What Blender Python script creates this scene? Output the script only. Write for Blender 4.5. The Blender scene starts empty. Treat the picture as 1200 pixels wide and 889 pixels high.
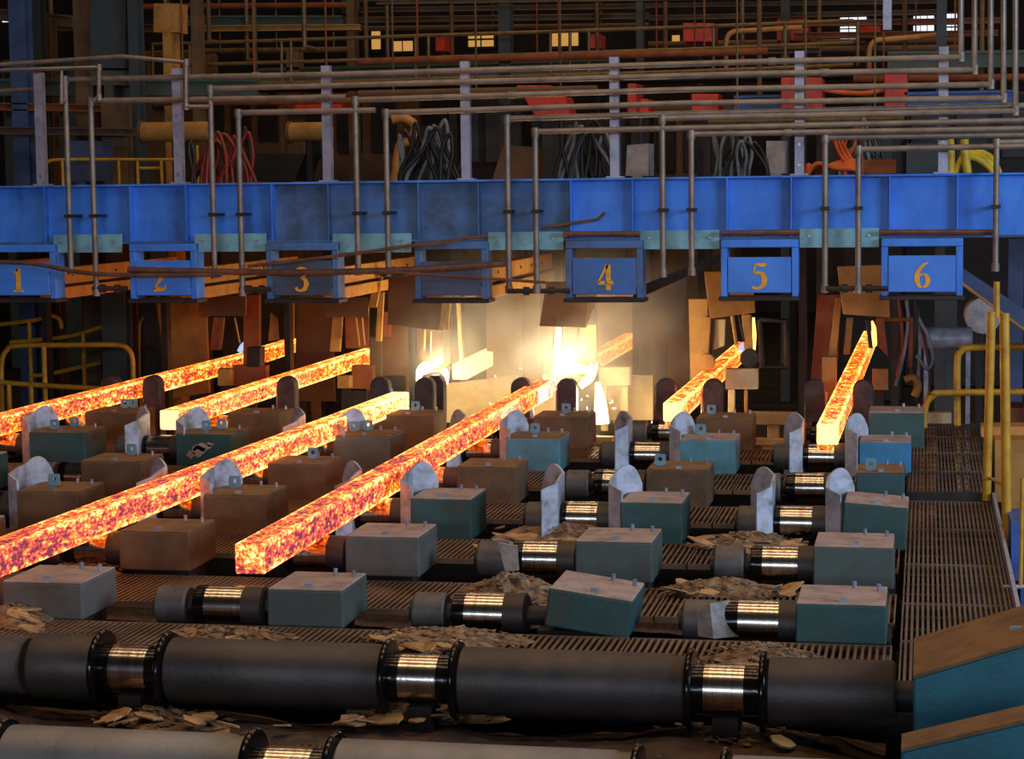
import bpy, bmesh, math, random
from mathutils import Vector, Matrix
random.seed(7)
scene = bpy.context.scene
COL = scene.collection

# ------------------------------------------------------------------ camera
IMG_W, IMG_H, F = 1200, 889, 2400.0
yc = Vector((485, 231.5, -F)).normalized()
xc = -Vector((-11900, 76, -F)); xc = (xc - yc * xc.dot(yc)).normalized()
zc = xc.cross(yc)
ROT = Matrix((xc, yc, zc))                       # camera axes -> world axes
CAM = Vector((0, 0, 2.855))
cam_data = bpy.data.cameras.new('camera')
cam_data.sensor_width = 36.0; cam_data.lens = F / IMG_W * 36.0
cam_data.clip_start = 0.1; cam_data.clip_end = 300
cam = bpy.data.objects.new('camera', cam_data)
cam.matrix_world = Matrix.Translation(CAM) @ ROT.to_4x4()
COL.objects.link(cam); scene.camera = cam

# ------------------------------------------------------------------ world, hall lights, exposure
world = bpy.data.worlds.new('world'); scene.world = world; world.use_nodes = True
bg = world.node_tree.nodes['Background']
bg.inputs[0].default_value = (0.16, 0.2, 0.3, 1); bg.inputs[1].default_value = 0.10

def area(name, loc, target, sx, sy, power, color):
    ld = bpy.data.lights.new(name, 'AREA'); ld.shape = 'RECTANGLE'; ld.size = sx; ld.size_y = sy
    ld.energy = power; ld.color = color
    o = bpy.data.objects.new(name, ld); COL.objects.link(o); o.location = loc
    o.rotation_euler = (Vector(target) - Vector(loc)).to_track_quat('-Z', 'Y').to_euler()
    return o
area('hall_daylight_right', (10.0, 7.0, 4.6), (-2.5, 12.0, 1.2), 5, 3.5, 1150, (0.58, 0.75, 1.0))
area('bay_opening_behind', (0.5, -14.0, 5.0), (-1.5, 14.0, 2.2), 16, 1.3, 1350, (0.72, 0.85, 1.0))
for yl in (5.0, 9.0, 13.0): area('sodium_roof_lamp', (-2.5, yl, 11.5), (-2.5, yl, 0.0), 10, 0.5, 225, (1.0, 0.64, 0.36))
for yl in (22.0, 31.0): area('sodium_roof_lamp', (-3.0, yl, 12.5), (-3.0, yl, 0.0), 14, 0.6, 330, (1.0, 0.62, 0.32))
scene.view_settings.view_transform = 'Standard'; scene.view_settings.look = 'None'
scene.view_settings.gamma = 1.0; scene.view_settings.use_curve_mapping = False
scene.view_settings.exposure = 0.0

# ------------------------------------------------------------------ pixel helpers (a point at its own distance)
def ray(px, py): return ROT @ Vector((px - IMG_W / 2, IMG_H / 2 - py, -F))
def P(px, py, Y):
    d = ray(px, py); return CAM + d * (Y / d.y)
def Gz(px, py, z):
    d = ray(px, py); return CAM + d * ((z - CAM.z) / d.z)

# ------------------------------------------------------------------ mesh builder
ROOTS = []
class MB:
    def __init__(self): self.v = []; self.f = []
    def add(self, vs, fs):
        n = len(self.v); self.v += [Vector(a) for a in vs]; self.f += [tuple(i + n for i in q) for q in fs]; return self
    def box(self, x0, x1, y0, y1, z0, z1):
        return self.add([(x0,y0,z0),(x1,y0,z0),(x1,y1,z0),(x0,y1,z0),(x0,y0,z1),(x1,y0,z1),(x1,y1,z1),(x0,y1,z1)],
                        [(0,3,2,1),(4,5,6,7),(0,1,5,4),(1,2,6,5),(2,3,7,6),(3,0,4,7)])
    def prism(self, pts, d):                      # pts: planar polygon; d: extrusion vector
        n = len(pts); d = Vector(d); a = [Vector(p) for p in pts]
        fs = [tuple(range(n - 1, -1, -1)), tuple(range(n, 2 * n))]
        fs += [(i, (i + 1) % n, n + (i + 1) % n, n + i) for i in range(n)]
        return self.add(a + [p + d for p in a], fs)
    def tube(self, pts, r, n=8, caps=True):
        pts = [Vector(p) for p in pts]; m = len(pts)
        rr = r if isinstance(r, (list, tuple)) else [r] * m
        tan = []
        for i in range(m):
            a = pts[i] - pts[i - 1] if i else pts[1] - pts[0]
            b = pts[i + 1] - pts[i] if i < m - 1 else a
            t = a.normalized() + b.normalized()
            tan.append(t.normalized() if t.length > 1e-6 else a.normalized())
        up = Vector((0, 0, 1)) if abs(tan[0].z) < 0.9 else Vector((1, 0, 0))
        u = tan[0].cross(up).normalized(); vs = []; fs = []
        for i in range(m):
            u = (u - tan[i] * u.dot(tan[i])).normalized(); w = tan[i].cross(u)
            k = 1.0
            if 0 < i < m - 1:
                c = (pts[i] - pts[i - 1]).normalized().dot(tan[i]); k = 1 / max(c, 0.6)
            for j in range(n):
                an = 2 * math.pi * j / n
                vs.append(pts[i] + (u * math.cos(an) + w * math.sin(an)) * rr[i] * (k if abs(k - 1) < .6 else 1))
        for i in range(m - 1):
            for j in range(n):
                fs.append((i*n + j, i*n + (j+1) % n, (i+1)*n + (j+1) % n, (i+1)*n + j))
        if caps: fs += [tuple(range(n - 1, -1, -1)), tuple(range((m-1)*n, m*n))]
        return self.add(vs, fs)
    def lathe_x(self, prof, cy, cz, n=28):        # prof: (x, r) along X
        vs = []; fs = []; m = len(prof)
        for x, r in prof:
            for j in range(n):
                an = 2 * math.pi * j / n; vs.append((x, cy + r * math.cos(an), cz + r * math.sin(an)))
        for i in range(m - 1):
            for j in range(n): fs.append((i*n + j, (i+1)*n + j, (i+1)*n + (j+1) % n, i*n + (j+1) % n))
        fs += [tuple(range(n)), tuple(range((m-1)*n + n - 1, (m-1)*n - 1, -1))]
        return self.add(vs, fs)
    def xform(self, M): self.v = [M @ a for a in self.v]; return self
    def build(self, name, mat, parent=None, bevel=0, seg=1, smooth=None, origin=None):
        vs = self.v
        if parent is not None:
            o = Vector(parent.get('_o', (0, 0, 0)))
        elif origin is not None: o = Vector(origin)
        else:
            lo = [min(a[i] for a in vs) for i in range(3)]; hi = [max(a[i] for a in vs) for i in range(3)]
            o = Vector(((lo[0]+hi[0])/2, (lo[1]+hi[1])/2, lo[2]))
        me = bpy.data.meshes.new(name)
        me.from_pydata([tuple(a - o) for a in vs], [], self.f)
        if bevel:
            bm = bmesh.new(); bm.from_mesh(me)
            es = [e for e in bm.edges if len(e.link_faces) == 2 and e.calc_face_angle(0) > 0.5]
            bmesh.ops.bevel(bm, geom=es, offset=bevel, segments=seg, affect='EDGES', profile=0.5, clamp_overlap=True)
            bm.to_mesh(me); bm.free()
        me.validate(); me.materials.append(mat)
        if smooth is not None:
            me.shade_smooth(); me.set_sharp_from_angle(angle=math.radians(smooth))
        ob = bpy.data.objects.new(name, me); COL.objects.link(ob)
        if parent is not None: ob.parent = parent; ob['_o'] = tuple(o); ROOTS.append(ob)
        else: ob.location = o; ob['_o'] = tuple(o); ROOTS.append(ob)
        return ob

def tag(o, label=None, cat=None, group=None, kind=None):
    if label: o['label'] = label
    if cat: o['category'] = cat
    if group: o['group'] = group
    if kind: o['kind'] = kind
    return o
def thing(name, label, cat, loc, group=None):
    e = bpy.data.objects.new(name, None); COL.objects.link(e); e.location = loc; e.empty_display_size = 0.1
    e['_o'] = tuple(loc); ROOTS.append(e)
    return tag(e, label, cat, group)
def one(name, mb, mat, label, cat, group=None, **k): return tag(mb.build(name, mat, **k), label, cat, group)
def struct(name, mb, mat, parent=None, **k):
    o = mb.build(name, mat, parent, **k)
    if parent is None: o['kind'] = 'structure'
    return o
def curve(pts, n=8):                              # Catmull-Rom through points
    pts = [Vector(p) for p in pts]; q = [2*pts[0]-pts[1]] + pts + [2*pts[-1]-pts[-2]]; out = []
    for i in range(1, len(q) - 2):
        for k in range(n):
            t = k / n; a, b, c, d = q[i-1], q[i], q[i+1], q[i+2]
            out.append(0.5*((2*b)+(c-a)*t+(2*a-5*b+4*c-d)*t*t+(3*b-a-3*c+d)*t**3))
    out.append(q[-2]); return out

# ------------------------------------------------------------------ materials
def lin(h):
    h = h.lstrip('#'); c = [int(h[i:i+2], 16) / 255 for i in (0, 2, 4)]
    return tuple((x / 12.92 if x <= 0.04045 else ((x + 0.055) / 1.055) ** 2.4) for x in c) + (1,)
def pos_node(nt, scale=(1, 1, 1)):
    g = nt.nodes.new('ShaderNodeNewGeometry'); m = nt.nodes.new('ShaderNodeMapping')
    m.inputs['Scale'].default_value = scale
    nt.links.new(g.outputs['Position'], m.inputs['Vector']); return m.outputs['Vector']
def mat(name, base, alt=None, rough=0.6, metal=0.0, scale=6.0, lo=0.42, hi=0.66, bump=0.15, bscale=40.0, stretch=(1,1,1), spec=0.5, third=None):
    m = bpy.data.materials.new(name); m.use_nodes = True; nt = m.node_tree; b = nt.nodes['Principled BSDF']
    b.inputs['Roughness'].default_value = rough; b.inputs['Metallic'].default_value = metal
    b.inputs['Specular IOR Level'].default_value = spec
    v = pos_node(nt, stretch)
    n = nt.nodes.new('ShaderNodeTexNoise'); n.inputs['Scale'].default_value = scale; n.inputs['Detail'].default_value = 8; n.inputs['Roughness'].default_value = 0.65
    nt.links.new(v, n.inputs['Vector'])
    r = nt.nodes.new('ShaderNodeValToRGB'); e = r.color_ramp.elements
    e[0].position = lo; e[0].color = lin(base); e[1].position = hi; e[1].color = lin(alt or base)
    if third: t = e.new(min(hi + 0.1, 0.97)); t.color = lin(third)
    nt.links.new(n.outputs['Fac'], r.inputs['Fac']); nt.links.new(r.outputs['Color'], b.inputs['Base Color'])
    if bump:
        n2 = nt.nodes.new('ShaderNodeTexNoise'); n2.inputs['Scale'].default_value = bscale; n2.inputs['Detail'].default_value = 5
        nt.links.new(v, n2.inputs['Vector'])
        bp = nt.nodes.new('ShaderNodeBump'); bp.inputs['Strength'].default_value = bump; bp.inputs['Distance'].default_value = 0.01
        nt.links.new(n2.outputs['Fac'], bp.inputs['Height']); nt.links.new(bp.outputs['Normal'], b.inputs['Normal'])
    return m
def emis(name, color, strength):
    m = bpy.data.materials.new(name); m.use_nodes = True; nt = m.node_tree; b = nt.nodes['Principled BSDF']
    b.inputs['Base Color'].default_value = (0.02, 0.02, 0.02, 1)
    b.inputs['Emission Color'].default_value = color; b.inputs['Emission Strength'].default_value = strength
    return m
def billet_mat():
    m = bpy.data.materials.new('glowing_steel'); m.use_nodes = True; nt = m.node_tree; L = nt.links.new; N = nt.nodes.new
    b = nt.nodes['Principled BSDF']; b.inputs['Roughness'].default_value = 0.5; b.inputs['Base Color'].default_value = (0.10, 0.065, 0.15, 1)
    b.inputs['Specular IOR Level'].default_value = 0.8
    def noise(sc, vec, det, ro):
        n = N('ShaderNodeTexNoise'); n.inputs['Scale'].default_value = sc; n.inputs['Detail'].default_value = det; n.inputs['Roughness'].default_value = ro
        L(pos_node(nt, vec), n.inputs['Vector']); return n.outputs['Fac']
    def math_(op, a, b2, c=None):
        k = N('ShaderNodeMath'); k.operation = op
        for i_, v_ in enumerate((a, b2, c)):
            if v_ is None: continue
            if isinstance(v_, (int, float)): k.inputs[i_].default_value = v_
            else: L(v_, k.inputs[i_])
        return k.outputs[0]
    fine = noise(64, (1, .4, 1), 4, .6); mid = noise(22, (1, .34, 1), 4, .62); big = noise(2.6, (1, .5, 1), 2, .5)
    g = N('ShaderNodeNewGeometry'); sx = N('ShaderNodeSeparateXYZ'); L(g.outputs['Position'], sx.inputs[0])
    hot = N('ShaderNodeMapRange'); hot.inputs['From Min'].default_value = 8.5; hot.inputs['From Max'].default_value = 21.0
    hot.inputs['To Min'].default_value = -0.05; hot.inputs['To Max'].default_value = 0.05; L(sx.outputs['Y'], hot.inputs['Value'])
    at = N('ShaderNodeAttribute'); at.attribute_name = 'edge_heat'
    f = math_('MULTIPLY_ADD', math_('SUBTRACT', fine, .5), 2.1, .5)
    f = math_('MULTIPLY_ADD', math_('SUBTRACT', mid, .5), 1.5, f)
    f = math_('MULTIPLY_ADD', math_('SUBTRACT', big, .5), .5, f)
    f = math_('ADD', f, hot.outputs[0]); f = math_('MULTIPLY_ADD', at.outputs['Fac'], .30, f)
    r = N('ShaderNodeValToRGB'); e = r.color_ramp.elements
    e[0].position = 0.20; e[0].color = (0.07, 0.006, 0.004, 1)
    e[1].position = 1.30 if False else 1.0; e[1].color = (1.0, 0.62, 0.22, 1)
    for p, c in ((0.34, (0.14, 0.007, 0.0015, 1)), (0.46, (0.42, 0.027, 0.002, 1)), (0.58, (0.76, 0.080, 0.004, 1)), (0.72, (1.0, 0.18, 0.010, 1)), (0.86, (1.0, 0.34, 0.030, 1))):
        t = e.new(p); t.color = c
    L(f, r.inputs['Fac'])
    st = N('ShaderNodeMapRange'); st.inputs['From Min'].default_value = 9; st.inputs['From Max'].default_value = 20
    st.inputs['To Min'].default_value = 2.4; st.inputs['To Max'].default_value = 3.4; L(sx.outputs['Y'], st.inputs['Value'])
    L(r.outputs['Color'], b.inputs['Emission Color']); L(st.outputs[0], b.inputs['Emission Strength'])
    bp = N('ShaderNodeBump'); bp.inputs['Strength'].default_value = 0.5; bp.inputs['Distance'].default_value = 0.006
    L(mid, bp.inputs['Height']); L(bp.outputs['Normal'], b.inputs['Normal'])
    return m
M = dict(
    billet=billet_mat(),
    cut_face=emis('white_hot_steel', (1.0, 0.58, 0.15, 1), 3.4),
    flame=emis('torch_flame', (1.0, 0.70, 0.32, 1), 9.0),
    flame_soft=emis('soft_flame', (1.0, 0.42, 0.08, 1), 4.0),
    flame_blue=emis('gas_flame', (0.25, 0.3, 1.0, 1), 2.0),
    girder=mat('girder_blue_paint', '#438aee', '#3070d0', rough=0.55, scale=2.2, third='#3a3f4c', lo=0.40, hi=0.60, bump=0.08, stretch=(1.0, 1, 0.5)),
    girder_soot=mat('sooty_blue_paint', '#4570a8', '#3a4a62', rough=0.6, scale=2.6, lo=0.42, hi=0.62, bump=0.1),
    plate_blue=mat('sign_blue_paint', '#4386ea', '#3876d6', rough=0.5, scale=3.0, bump=0.05),
    plate_mid=mat('sign_blue_paint_sooty', '#3a6cb4', '#3a5274', rough=0.55, scale=3.0, bump=0.05),
    plate_soot=mat('sign_paint_blackened', '#465470', '#353c48', rough=0.6, scale=3.0, bump=0.05),
    numeral=mat('golden_stencil_paint', '#e6ab22', '#c8901a', rough=0.6, scale=20, bump=0.0),
    pale_teal=mat('pale_teal_plate', '#78aebf', '#5f919f', rough=0.55, scale=5, lo=.45, hi=.62, third='#7d9aa4', bump=0.1),
    teal=mat('teal_box_paint', '#2c5254', '#29443f', rough=0.42, scale=3.4, lo=0.4, hi=0.6, third='#4a4032', bump=0.08),
    teal_light=mat('light_teal_box_paint', '#4f8797', '#47727a', rough=0.45, scale=4, lo=0.42, hi=0.62, third='#4d3c2c', bump=0.08),
    teal_blue=mat('blue_box_paint', '#2f7fae', '#2b6c92', rough=0.45, scale=4, bump=0.08),
    grey_teal=mat('grey_green_box_paint', '#4c5a55', '#454a44', rough=0.45, scale=3.4, lo=0.4, hi=0.62, third='#4a4032', bump=0.08),
    grey_box=mat('grey_box_paint', '#5c5f5c', '#4d4b45', rough=0.5, scale=3.4, lo=0.4, hi=0.62, bump=0.1),
    dust_box=mat('dust_coated_box', '#6e5238', '#4f3f2e', rough=0.8, scale=3.4, lo=0.4, hi=0.62, bump=0.15),
    dust=mat('brown_dust', '#a3928c', '#85726a', rough=0.92, scale=9, bump=0.25, bscale=90),
    tan_dust=mat('tan_dust', '#80613c', '#644a2f', rough=0.9, scale=7, bump=0.25, bscale=80),
    bolt=mat('bright_bolt', '#9fb0c8', '#7c8896', rough=0.35, metal=0.6, bump=0),
    lug=mat('lug_teal', '#6f97a5', '#597a88', rough=0.5, scale=12, bump=0.1),
    guide=mat('worn_guide_plate', '#b4b9c6', '#8b8d96', rough=0.5, metal=0.25, scale=9, lo=0.42, hi=0.62, third='#54493f', bump=0.15),
    guide_dark=mat('scorched_guide', '#4b3a36', '#2e2422', rough=0.6, metal=0.2, scale=8, bump=0.15),
    sleeve=mat('polished_sleeve', '#c4bcb2', '#98918a', rough=0.2, metal=1.0, scale=3, stretch=(18, 1, 1), bump=0.05, bscale=6),
    neck=mat('oily_neck', '#1d1a1c', '#120f10', rough=0.16, metal=0.5, scale=14, bump=0.12, bscale=30),
    barrel=mat('roll_barrel', '#453f3e', '#332f30', rough=0.5, metal=0.5, scale=4, bump=0.12, bscale=60),
    barrel_front=mat('front_roll_barrel', '#7b7977', '#686663', rough=0.5, metal=0.4, scale=4, bump=0.12, bscale=60),
    collar=mat('grey_collar', '#5d5a59', '#47423f', rough=0.55, metal=0.3, scale=8, bump=0.15),
    steel_dark=mat('dark_steel', '#2e2a27', '#1e1b1a', rough=0.6, metal=0.3, scale=7, bump=0.15),
    plinth=mat('greasy_plinth', '#241d18', '#17130f', rough=0.85, scale=5, bump=0.3),
    grating=mat('grating_steel', '#7c6149', '#5b4634', rough=0.6, metal=0.3, scale=3, bump=0.1),
    walk=mat('walkway_grating_steel', '#6f6053', '#55483e', rough=0.6, metal=0.3, scale=3, bump=0.1),
    pipe=mat('weathered_pipe', '#8b7e71', '#6e6256', rough=0.45, metal=0.35, scale=6, bump=0.1, stretch=(1, 1, 1)),
    pipe_rust=mat('rusty_pipe', '#6d4c3c', '#4a362e', rough=0.6, metal=0.2, scale=8, bump=0.15),
    post=mat('galvanised_post', '#a3a2b4', '#86869a', rough=0.45, metal=0.3, scale=10, third='#6b5446', lo=.5, hi=.68, bump=0.08),
    yellow=mat('yellow_rail_paint', '#c79320', '#a8741c', rough=0.45, scale=10, third='#6a4a22', lo=.45, hi=.66, bump=0.08),
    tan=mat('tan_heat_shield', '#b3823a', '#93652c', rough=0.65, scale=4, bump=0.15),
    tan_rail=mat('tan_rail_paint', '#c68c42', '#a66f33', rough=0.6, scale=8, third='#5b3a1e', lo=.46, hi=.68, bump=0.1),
    brown=mat('scorched_brown_shield', '#6b4c30', '#523923', rough=0.7, scale=3, bump=0.15),
    rust=mat('rust_plate', '#8d4a20', '#6b3417', rough=0.7, scale=5, bump=0.2),
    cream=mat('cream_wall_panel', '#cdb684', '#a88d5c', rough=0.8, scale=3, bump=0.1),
    dark_wall=mat('dark_hall_wall', '#3a2f26', '#241f1b', rough=0.9, scale=1.2, bump=0.1),
    floor=mat('oily_floor', '#221a14', '#15100d', rough=0.75, scale=2.0, bump=0.3, bscale=20),
    col_blue=mat('blue_grey_column', '#3f5278', '#343f58', rough=0.6, scale=4, bump=0.08),
    col_brown=mat('brown_column', '#6b4f30', '#523c26', rough=0.7, scale=4, bump=0.08),
    col_grey=mat('grey_column', '#3c4344', '#2f3435', rough=0.6, scale=4, bump=0.08),
    green_beam=mat('green_beam_paint', '#47564a', '#4a4536', rough=0.6, scale=4, bump=0.08),
    bg_rail=mat('old_brass_rail', '#7a6134', '#5a4628', rough=0.5, metal=0.2, scale=8, bump=0.05),
    red=mat('red_machine_paint', '#d8381a', '#b02a14', rough=0.5, scale=6, bump=0.05),
    orange_c=mat('orange_cable', '#e0641c', '#b84a14', rough=0.5, bump=0),
    red_c=mat('red_cable', '#8e2f1c', '#6a2618', rough=0.5, bump=0),
    black_c=mat('black_cable', '#2b2624', '#1b1817', rough=0.5, bump=0),
    grey_c=mat('grey_cable', '#7f8a94', '#5d666e', rough=0.45, bump=0),
    yellow_c=mat('yellow_hose', '#d6b928', '#b9a02a', rough=0.5, bump=0),
    white_p=mat('white_panel', '#b9b4b4', '#8f8a8a', rough=0.6, bump=0.05),
    blue_panel=mat('blue_panel', '#34599c', '#2b4a80', rough=0.5, bump=0.05),
    deep_teal=mat('deep_teal_slab', '#1f6a78', '#1b5468', rough=0.45, scale=3, lo=.38, hi=.6, third='#2a4a58', bump=0.12),
    scale_=mat('mill_scale', '#94785a', '#5f4a38', rough=0.7, metal=0.15, scale=18, lo=.38, hi=.62, third='#97836c', bump=0.5, bscale=70),
    scale_dark=mat('dirt_and_scale', '#5c4632', '#382a1f', rough=0.85, scale=7, lo=.38, hi=.62, third='#6e573f', bump=0.6, bscale=60),
    flake=mat('scale_flake', '#b58f60', '#866746', rough=0.7, metal=0.1, scale=14, bump=0.4, bscale=60),
    flake_grey=mat('grey_scale_flake', '#8b8684', '#6a6360', rough=0.6, metal=0.2, scale=14, bump=0.4, bscale=60),
    win_warm=emis('warm_lit_window', (1.0, 0.5, 0.12, 1), 0.55),
    win_white=emis('daylit_window', (0.75, 0.8, 1.0, 1), 1.5),
    spark=emis('spark', (1.0, 0.75, 0.4, 1), 6.0),
)

# ================================================================== SETTING
struct('floor', MB().box(-26, 16, -18, 46, -0.2, 0.0), M['floor'])
struct('wall_back', MB().box(-26, 16, 46, 46.3, 0, 16), M['dark_wall'])
struct('ceiling', MB().box(-26, 16, -18, 46.3, 14.0, 14.3), M['dark_wall'])
struct('wall_left', MB().box(-26.3, -26, -18, 46.3, 0, 16), M['dark_wall'])

# ================================================================== ROLLER BED
def SX(n): return -0.70 - 1.25 * (6 - n)
ROWS = dict(H=6.42, G=7.82, A=9.08, B=10.48, C=11.82, D=13.2, E=14.72, F=16.08)
FRONT = dict(A=8.85, B=10.28, C=11.6, D=12.97, E=14.52, F=15.9)
ORDW = {'A': 'nearest', 'B': 'second', 'C': 'third', 'D': 'fourth', 'E': 'fifth', 'F': 'farthest'}
FROMR = {6: 'rightmost', 5: 'second from the right', 4: 'third from the right', 3: 'fourth from the right', 2: 'fifth from the right', 1: 'leftmost'}
AX = 0.90
for row in 'ABCDEF':
    Y = ROWS[row]
    t = thing('roller_row', 'steel roller with polished sleeves running along the %s row of cover boxes' % ORDW[row], 'roller', (-3.8, Y, 0), 'small roller rows')
    MB().box(-8.1, -0.12, Y - 0.2, Y + 0.2, 0, 0.42).build('plinth', M['plinth'], t)
    for n in range(1, 7):
        x = SX(n)
        MB().tube([(x-.38, Y, AX), (x+.52, Y, AX)], 0.045, 12).build('shaft', M['steel_dark'], t, smooth=40)
        MB().box(x + 0.24, x + 0.56, Y - 0.14, Y + 0.14, 0.42, {'A': .862, 'B': .825}.get(row, .79)).build('pedestal', M['plinth'], t)
        MB().lathe_x([(x-.36,.085),(x-.35,.094),(x-.215,.094),(x-.205,.085)], Y, AX).build('collar', M['collar'], t, smooth=35)
        MB().lathe_x([(x-.17,.09),(x-.165,.098),(x-.115,.1),(x-.11,.1)], Y, AX).build('neck', M['neck'], t, smooth=35)
        MB().lathe_x([(x-.11,.1),(x+.07,.1)], Y, AX, 36).build('sleeve', M['sleeve'], t, smooth=35)
        MB().lathe_x([(x+.07,.102),(x+.165,.102),(x+.175,.09)], Y, AX).build('collar', M['barrel'], t, smooth=35)

# two front rollers with long barrels
def big_row(row, label, xs, xmin, xmax, barrel_mat, endcap):
    Y = ROWS[row]; t = thing('barrel_roller', label, 'roller', (-2.6, Y, 0), 'large front rollers')
    MB().box(xmin, xmax, Y - .12, Y + .12, 0, 0.55).build('plinth', M['plinth'], t)
    MB().tube([(xmin, Y, AX), (xmax + 0.02, Y, AX)], 0.06, 14).build('shaft', M['steel_dark'], t, smooth=40)
    last = xmin
    for x in xs:
        for a, b in ((last, x - 0.155),):
            if b - a > .1:
                MB().lathe_x([(a, .12), (a+.012, .134), (b-.06, .134), (b-.05,.128), (b-.012,.128), (b, .12)], Y, AX, 40).build('barrel', barrel_mat, t, smooth=35)
        for s in (-1, 1):
            c = x + s * 0.142
            MB().lathe_x([(c-.014,.13),(c-.012,.152),(c-.004,.158),(c+.004,.158),(c+.012,.152),(c+.014,.13)], Y, AX, 40).build('flange', M['neck'], t, smooth=40)
        MB().lathe_x([(x-.13,.098),(x-.085,.098)], Y, AX, 36).build('neck', M['neck'], t, smooth=35)
        MB().lathe_x([(x-.085,.1),(x+.07,.1)], Y, AX, 36).build('sleeve', M['sleeve'], t, smooth=35)
        MB().lathe_x([(x+.07,.098),(x+.13,.098)], Y, AX, 36).build('neck', M['neck'], t, smooth=35)
        last = x + 0.155
    a, b = last, endcap
    MB().lathe_x([(a,.12),(a+.012,.134),(b-.012,.134),(b,.126)], Y, AX, 40).build('barrel', barrel_mat, t, smooth=35)
    # pedestals that carry the shaft
    for x in list(xs) + [xmax - .06]: MB().box(x - .05, x + .05, Y - .08, Y + .08, .55, AX - .095 if x in xs else AX - .05).build('pedestal', M['plinth'], t)
    return t
big_row('G', 'dark wide roller with oily flanges crossing in front of the cover boxes', [-3.18, -1.96, -0.745], -3.62, -0.02, M['barrel'], -0.10)
big_row('H', 'grey roller at the bottom edge of the picture, nearest of all', [-3.24, -2.06, -0.76], -4.0, -0.02, M['barrel_front'], -0.10)
# the slimmer dark coupling at the left end of the wide roller
t = thing('roller_coupling', 'dark stepped coupling at the left end of the wide oily roller', 'coupling', (-3.85, ROWS['G'], 0))
MB().lathe_x([(-4.3,.07),(-3.96,.07),(-3.955,.1),(-3.80,.1),(-3.79,.07)], ROWS['G'], AX, 32).build('hub', M['neck'], t, smooth=35)
MB().lathe_x([(-3.78,.11),(-3.77,.12),(-3.66,.12),(-3.65,.11)], ROWS['G'], AX, 32).build('ring', M['collar'], t, smooth=35)
MB().box(-3.98, -3.76, ROWS['G']-.1, ROWS['G']+.1, 0, AX - .1).build('pedestal', M['plinth'], t)

# ------------------------------------------------------------------ cover boxes
def ring_lug(mb, x, y, z, w=0.07, h=0.075, d=0.02):
    # plate with rounded top and a hole: built as an outer polygon bridged to an inner ring
    out = [(x-w/2, z), (x+w/2, z), (x+w/2, z+h*.72), (x+w*.3, z+h), (x-w*.3, z+h), (x-w/2, z+h*.72)]
    n = 12; cx, cz, r = x, z + h * .58, h * .2
    outr = []
    for j in range(n):
        an = 2*math.pi*j/n + math.pi/n; dx, dz = math.cos(an), math.sin(an)
        k = min((w/2)/abs(dx) if abs(dx) > 1e-6 else 9, ((h*.42) if dz > 0 else (h*.58))/abs(dz) if abs(dz) > 1e-6 else 9)
        outr.append((cx+dx*k, cz+dz*k))
    vs = []; fs = []
    for yy in (y, y + d):
        for j in range(n): vs.append((outr[j][0], yy, outr[j][1]))
        for j in range(n):
            an = 2*math.pi*j/n + math.pi/n; vs.append((cx+r*math.cos(an), yy, cz+r*math.sin(an)))
    for j in range(n):
        k = (j+1) % n
        fs += [(j, k, n+k, n+j), (2*n+j, 3*n+j, 3*n+k, 2*n+k), (j, 2*n+j, 2*n+k, k), (n+j, n+k, 3*n+k, 3*n+j)]
    mb.add(vs, fs)
def cover_box(row, n, label, body='teal', lid='dust', x0=None, w=0.40, d=0.42, h0=None, h1=1.04, M4=None, lugs=(), bolts=((.52,.12),(.9,.75),(.62,.85))):
    x0 = SX(n) + 0.195 if x0 is None else x0; y0 = FRONT[row]
    if h0 is None: h0 = {'A': .862, 'B': .825}.get(row, .79)
    t = thing('cover_box', label, 'machine cover', (x0 + w/2, y0 + d/2, h0), 'roller cover boxes')
    X = (lambda mb: mb.xform(M4)) if M4 else (lambda mb: mb)
    X(MB().box(x0, x0+w, y0, y0+d, h0, h1-.008)).build('body', M[body], t, bevel=.008, seg=2)
    X(MB().box(x0+.004, x0+w-.004, y0+.004, y0+d-.004, h1-.009, h1)).build('lid', M[lid], t, bevel=.003)
    for u, v in bolts:
        x, y = x0+u*w, y0+v*d
        X(MB().box(x-.018, x+.018, y-.012, y+.012, h1, h1+.016) if (u, v) == bolts[0] else MB().tube([(x, y, h1), (x, y, h1+.03)], .010, 8)).build('bolt', M['bolt'], t)
    for u, v in lugs:
        m = MB(); ring_lug(m, x0+u*w, y0+v*d, h1-.001); X(m).build('lifting_lug', M['lug'], t)
    return t
def tilt(px, pz, py, deg, axis='Y', shift=(0,0,0)):
    c = Vector((px, py, pz)); return Matrix.Translation(c + Vector(shift)) @ Matrix.Rotation(math.radians(deg), 4, axis) @ Matrix.Translation(-c)

LB = lambda look, row, n, more='': ('%s cover box%s, %s in the %s box row' % (look, more, FROMR[n], ORDW[row]))
cover_box('A', 6, 'teal steel cover box with brown dusty lid, rightmost in the nearest box row', x0=-.545, w=.39)
cover_box('A', 5, 'teal cover box tipped askew down to the right in the nearest box row', x0=-1.66, w=.38, M4=tilt(-1.47, .87, 9.06, 8, shift=(0,0,.015)))
cover_box('A', 4, 'teal-grey cover box right of the near end of the violet billet, nearest row', x0=-2.95, w=.36, body='grey_teal')
cover_box('A', 3, 'bare grey-brown cover box at the left of the nearest row', body='grey_box', lid='dust')
cover_box('B', 6, 'dark teal cover box with pinkish lid, rightmost in the second box row', x0=-.545, w=.40, body='grey_teal')
cover_box('B', 5, 'dark grey-green cover box right of a polished sleeve in the second box row', x0=-1.76, w=.40, body='grey_teal')
cover_box('B', 4, 'grey cover box with bright right side beside the violet billet, second box row', x0=-2.99, w=.40, body='grey_box')
cover_box('B', 3, 'brown dusty cover box between the two longest billets, second box row', body='dust_box', lid='tan_dust')
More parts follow.
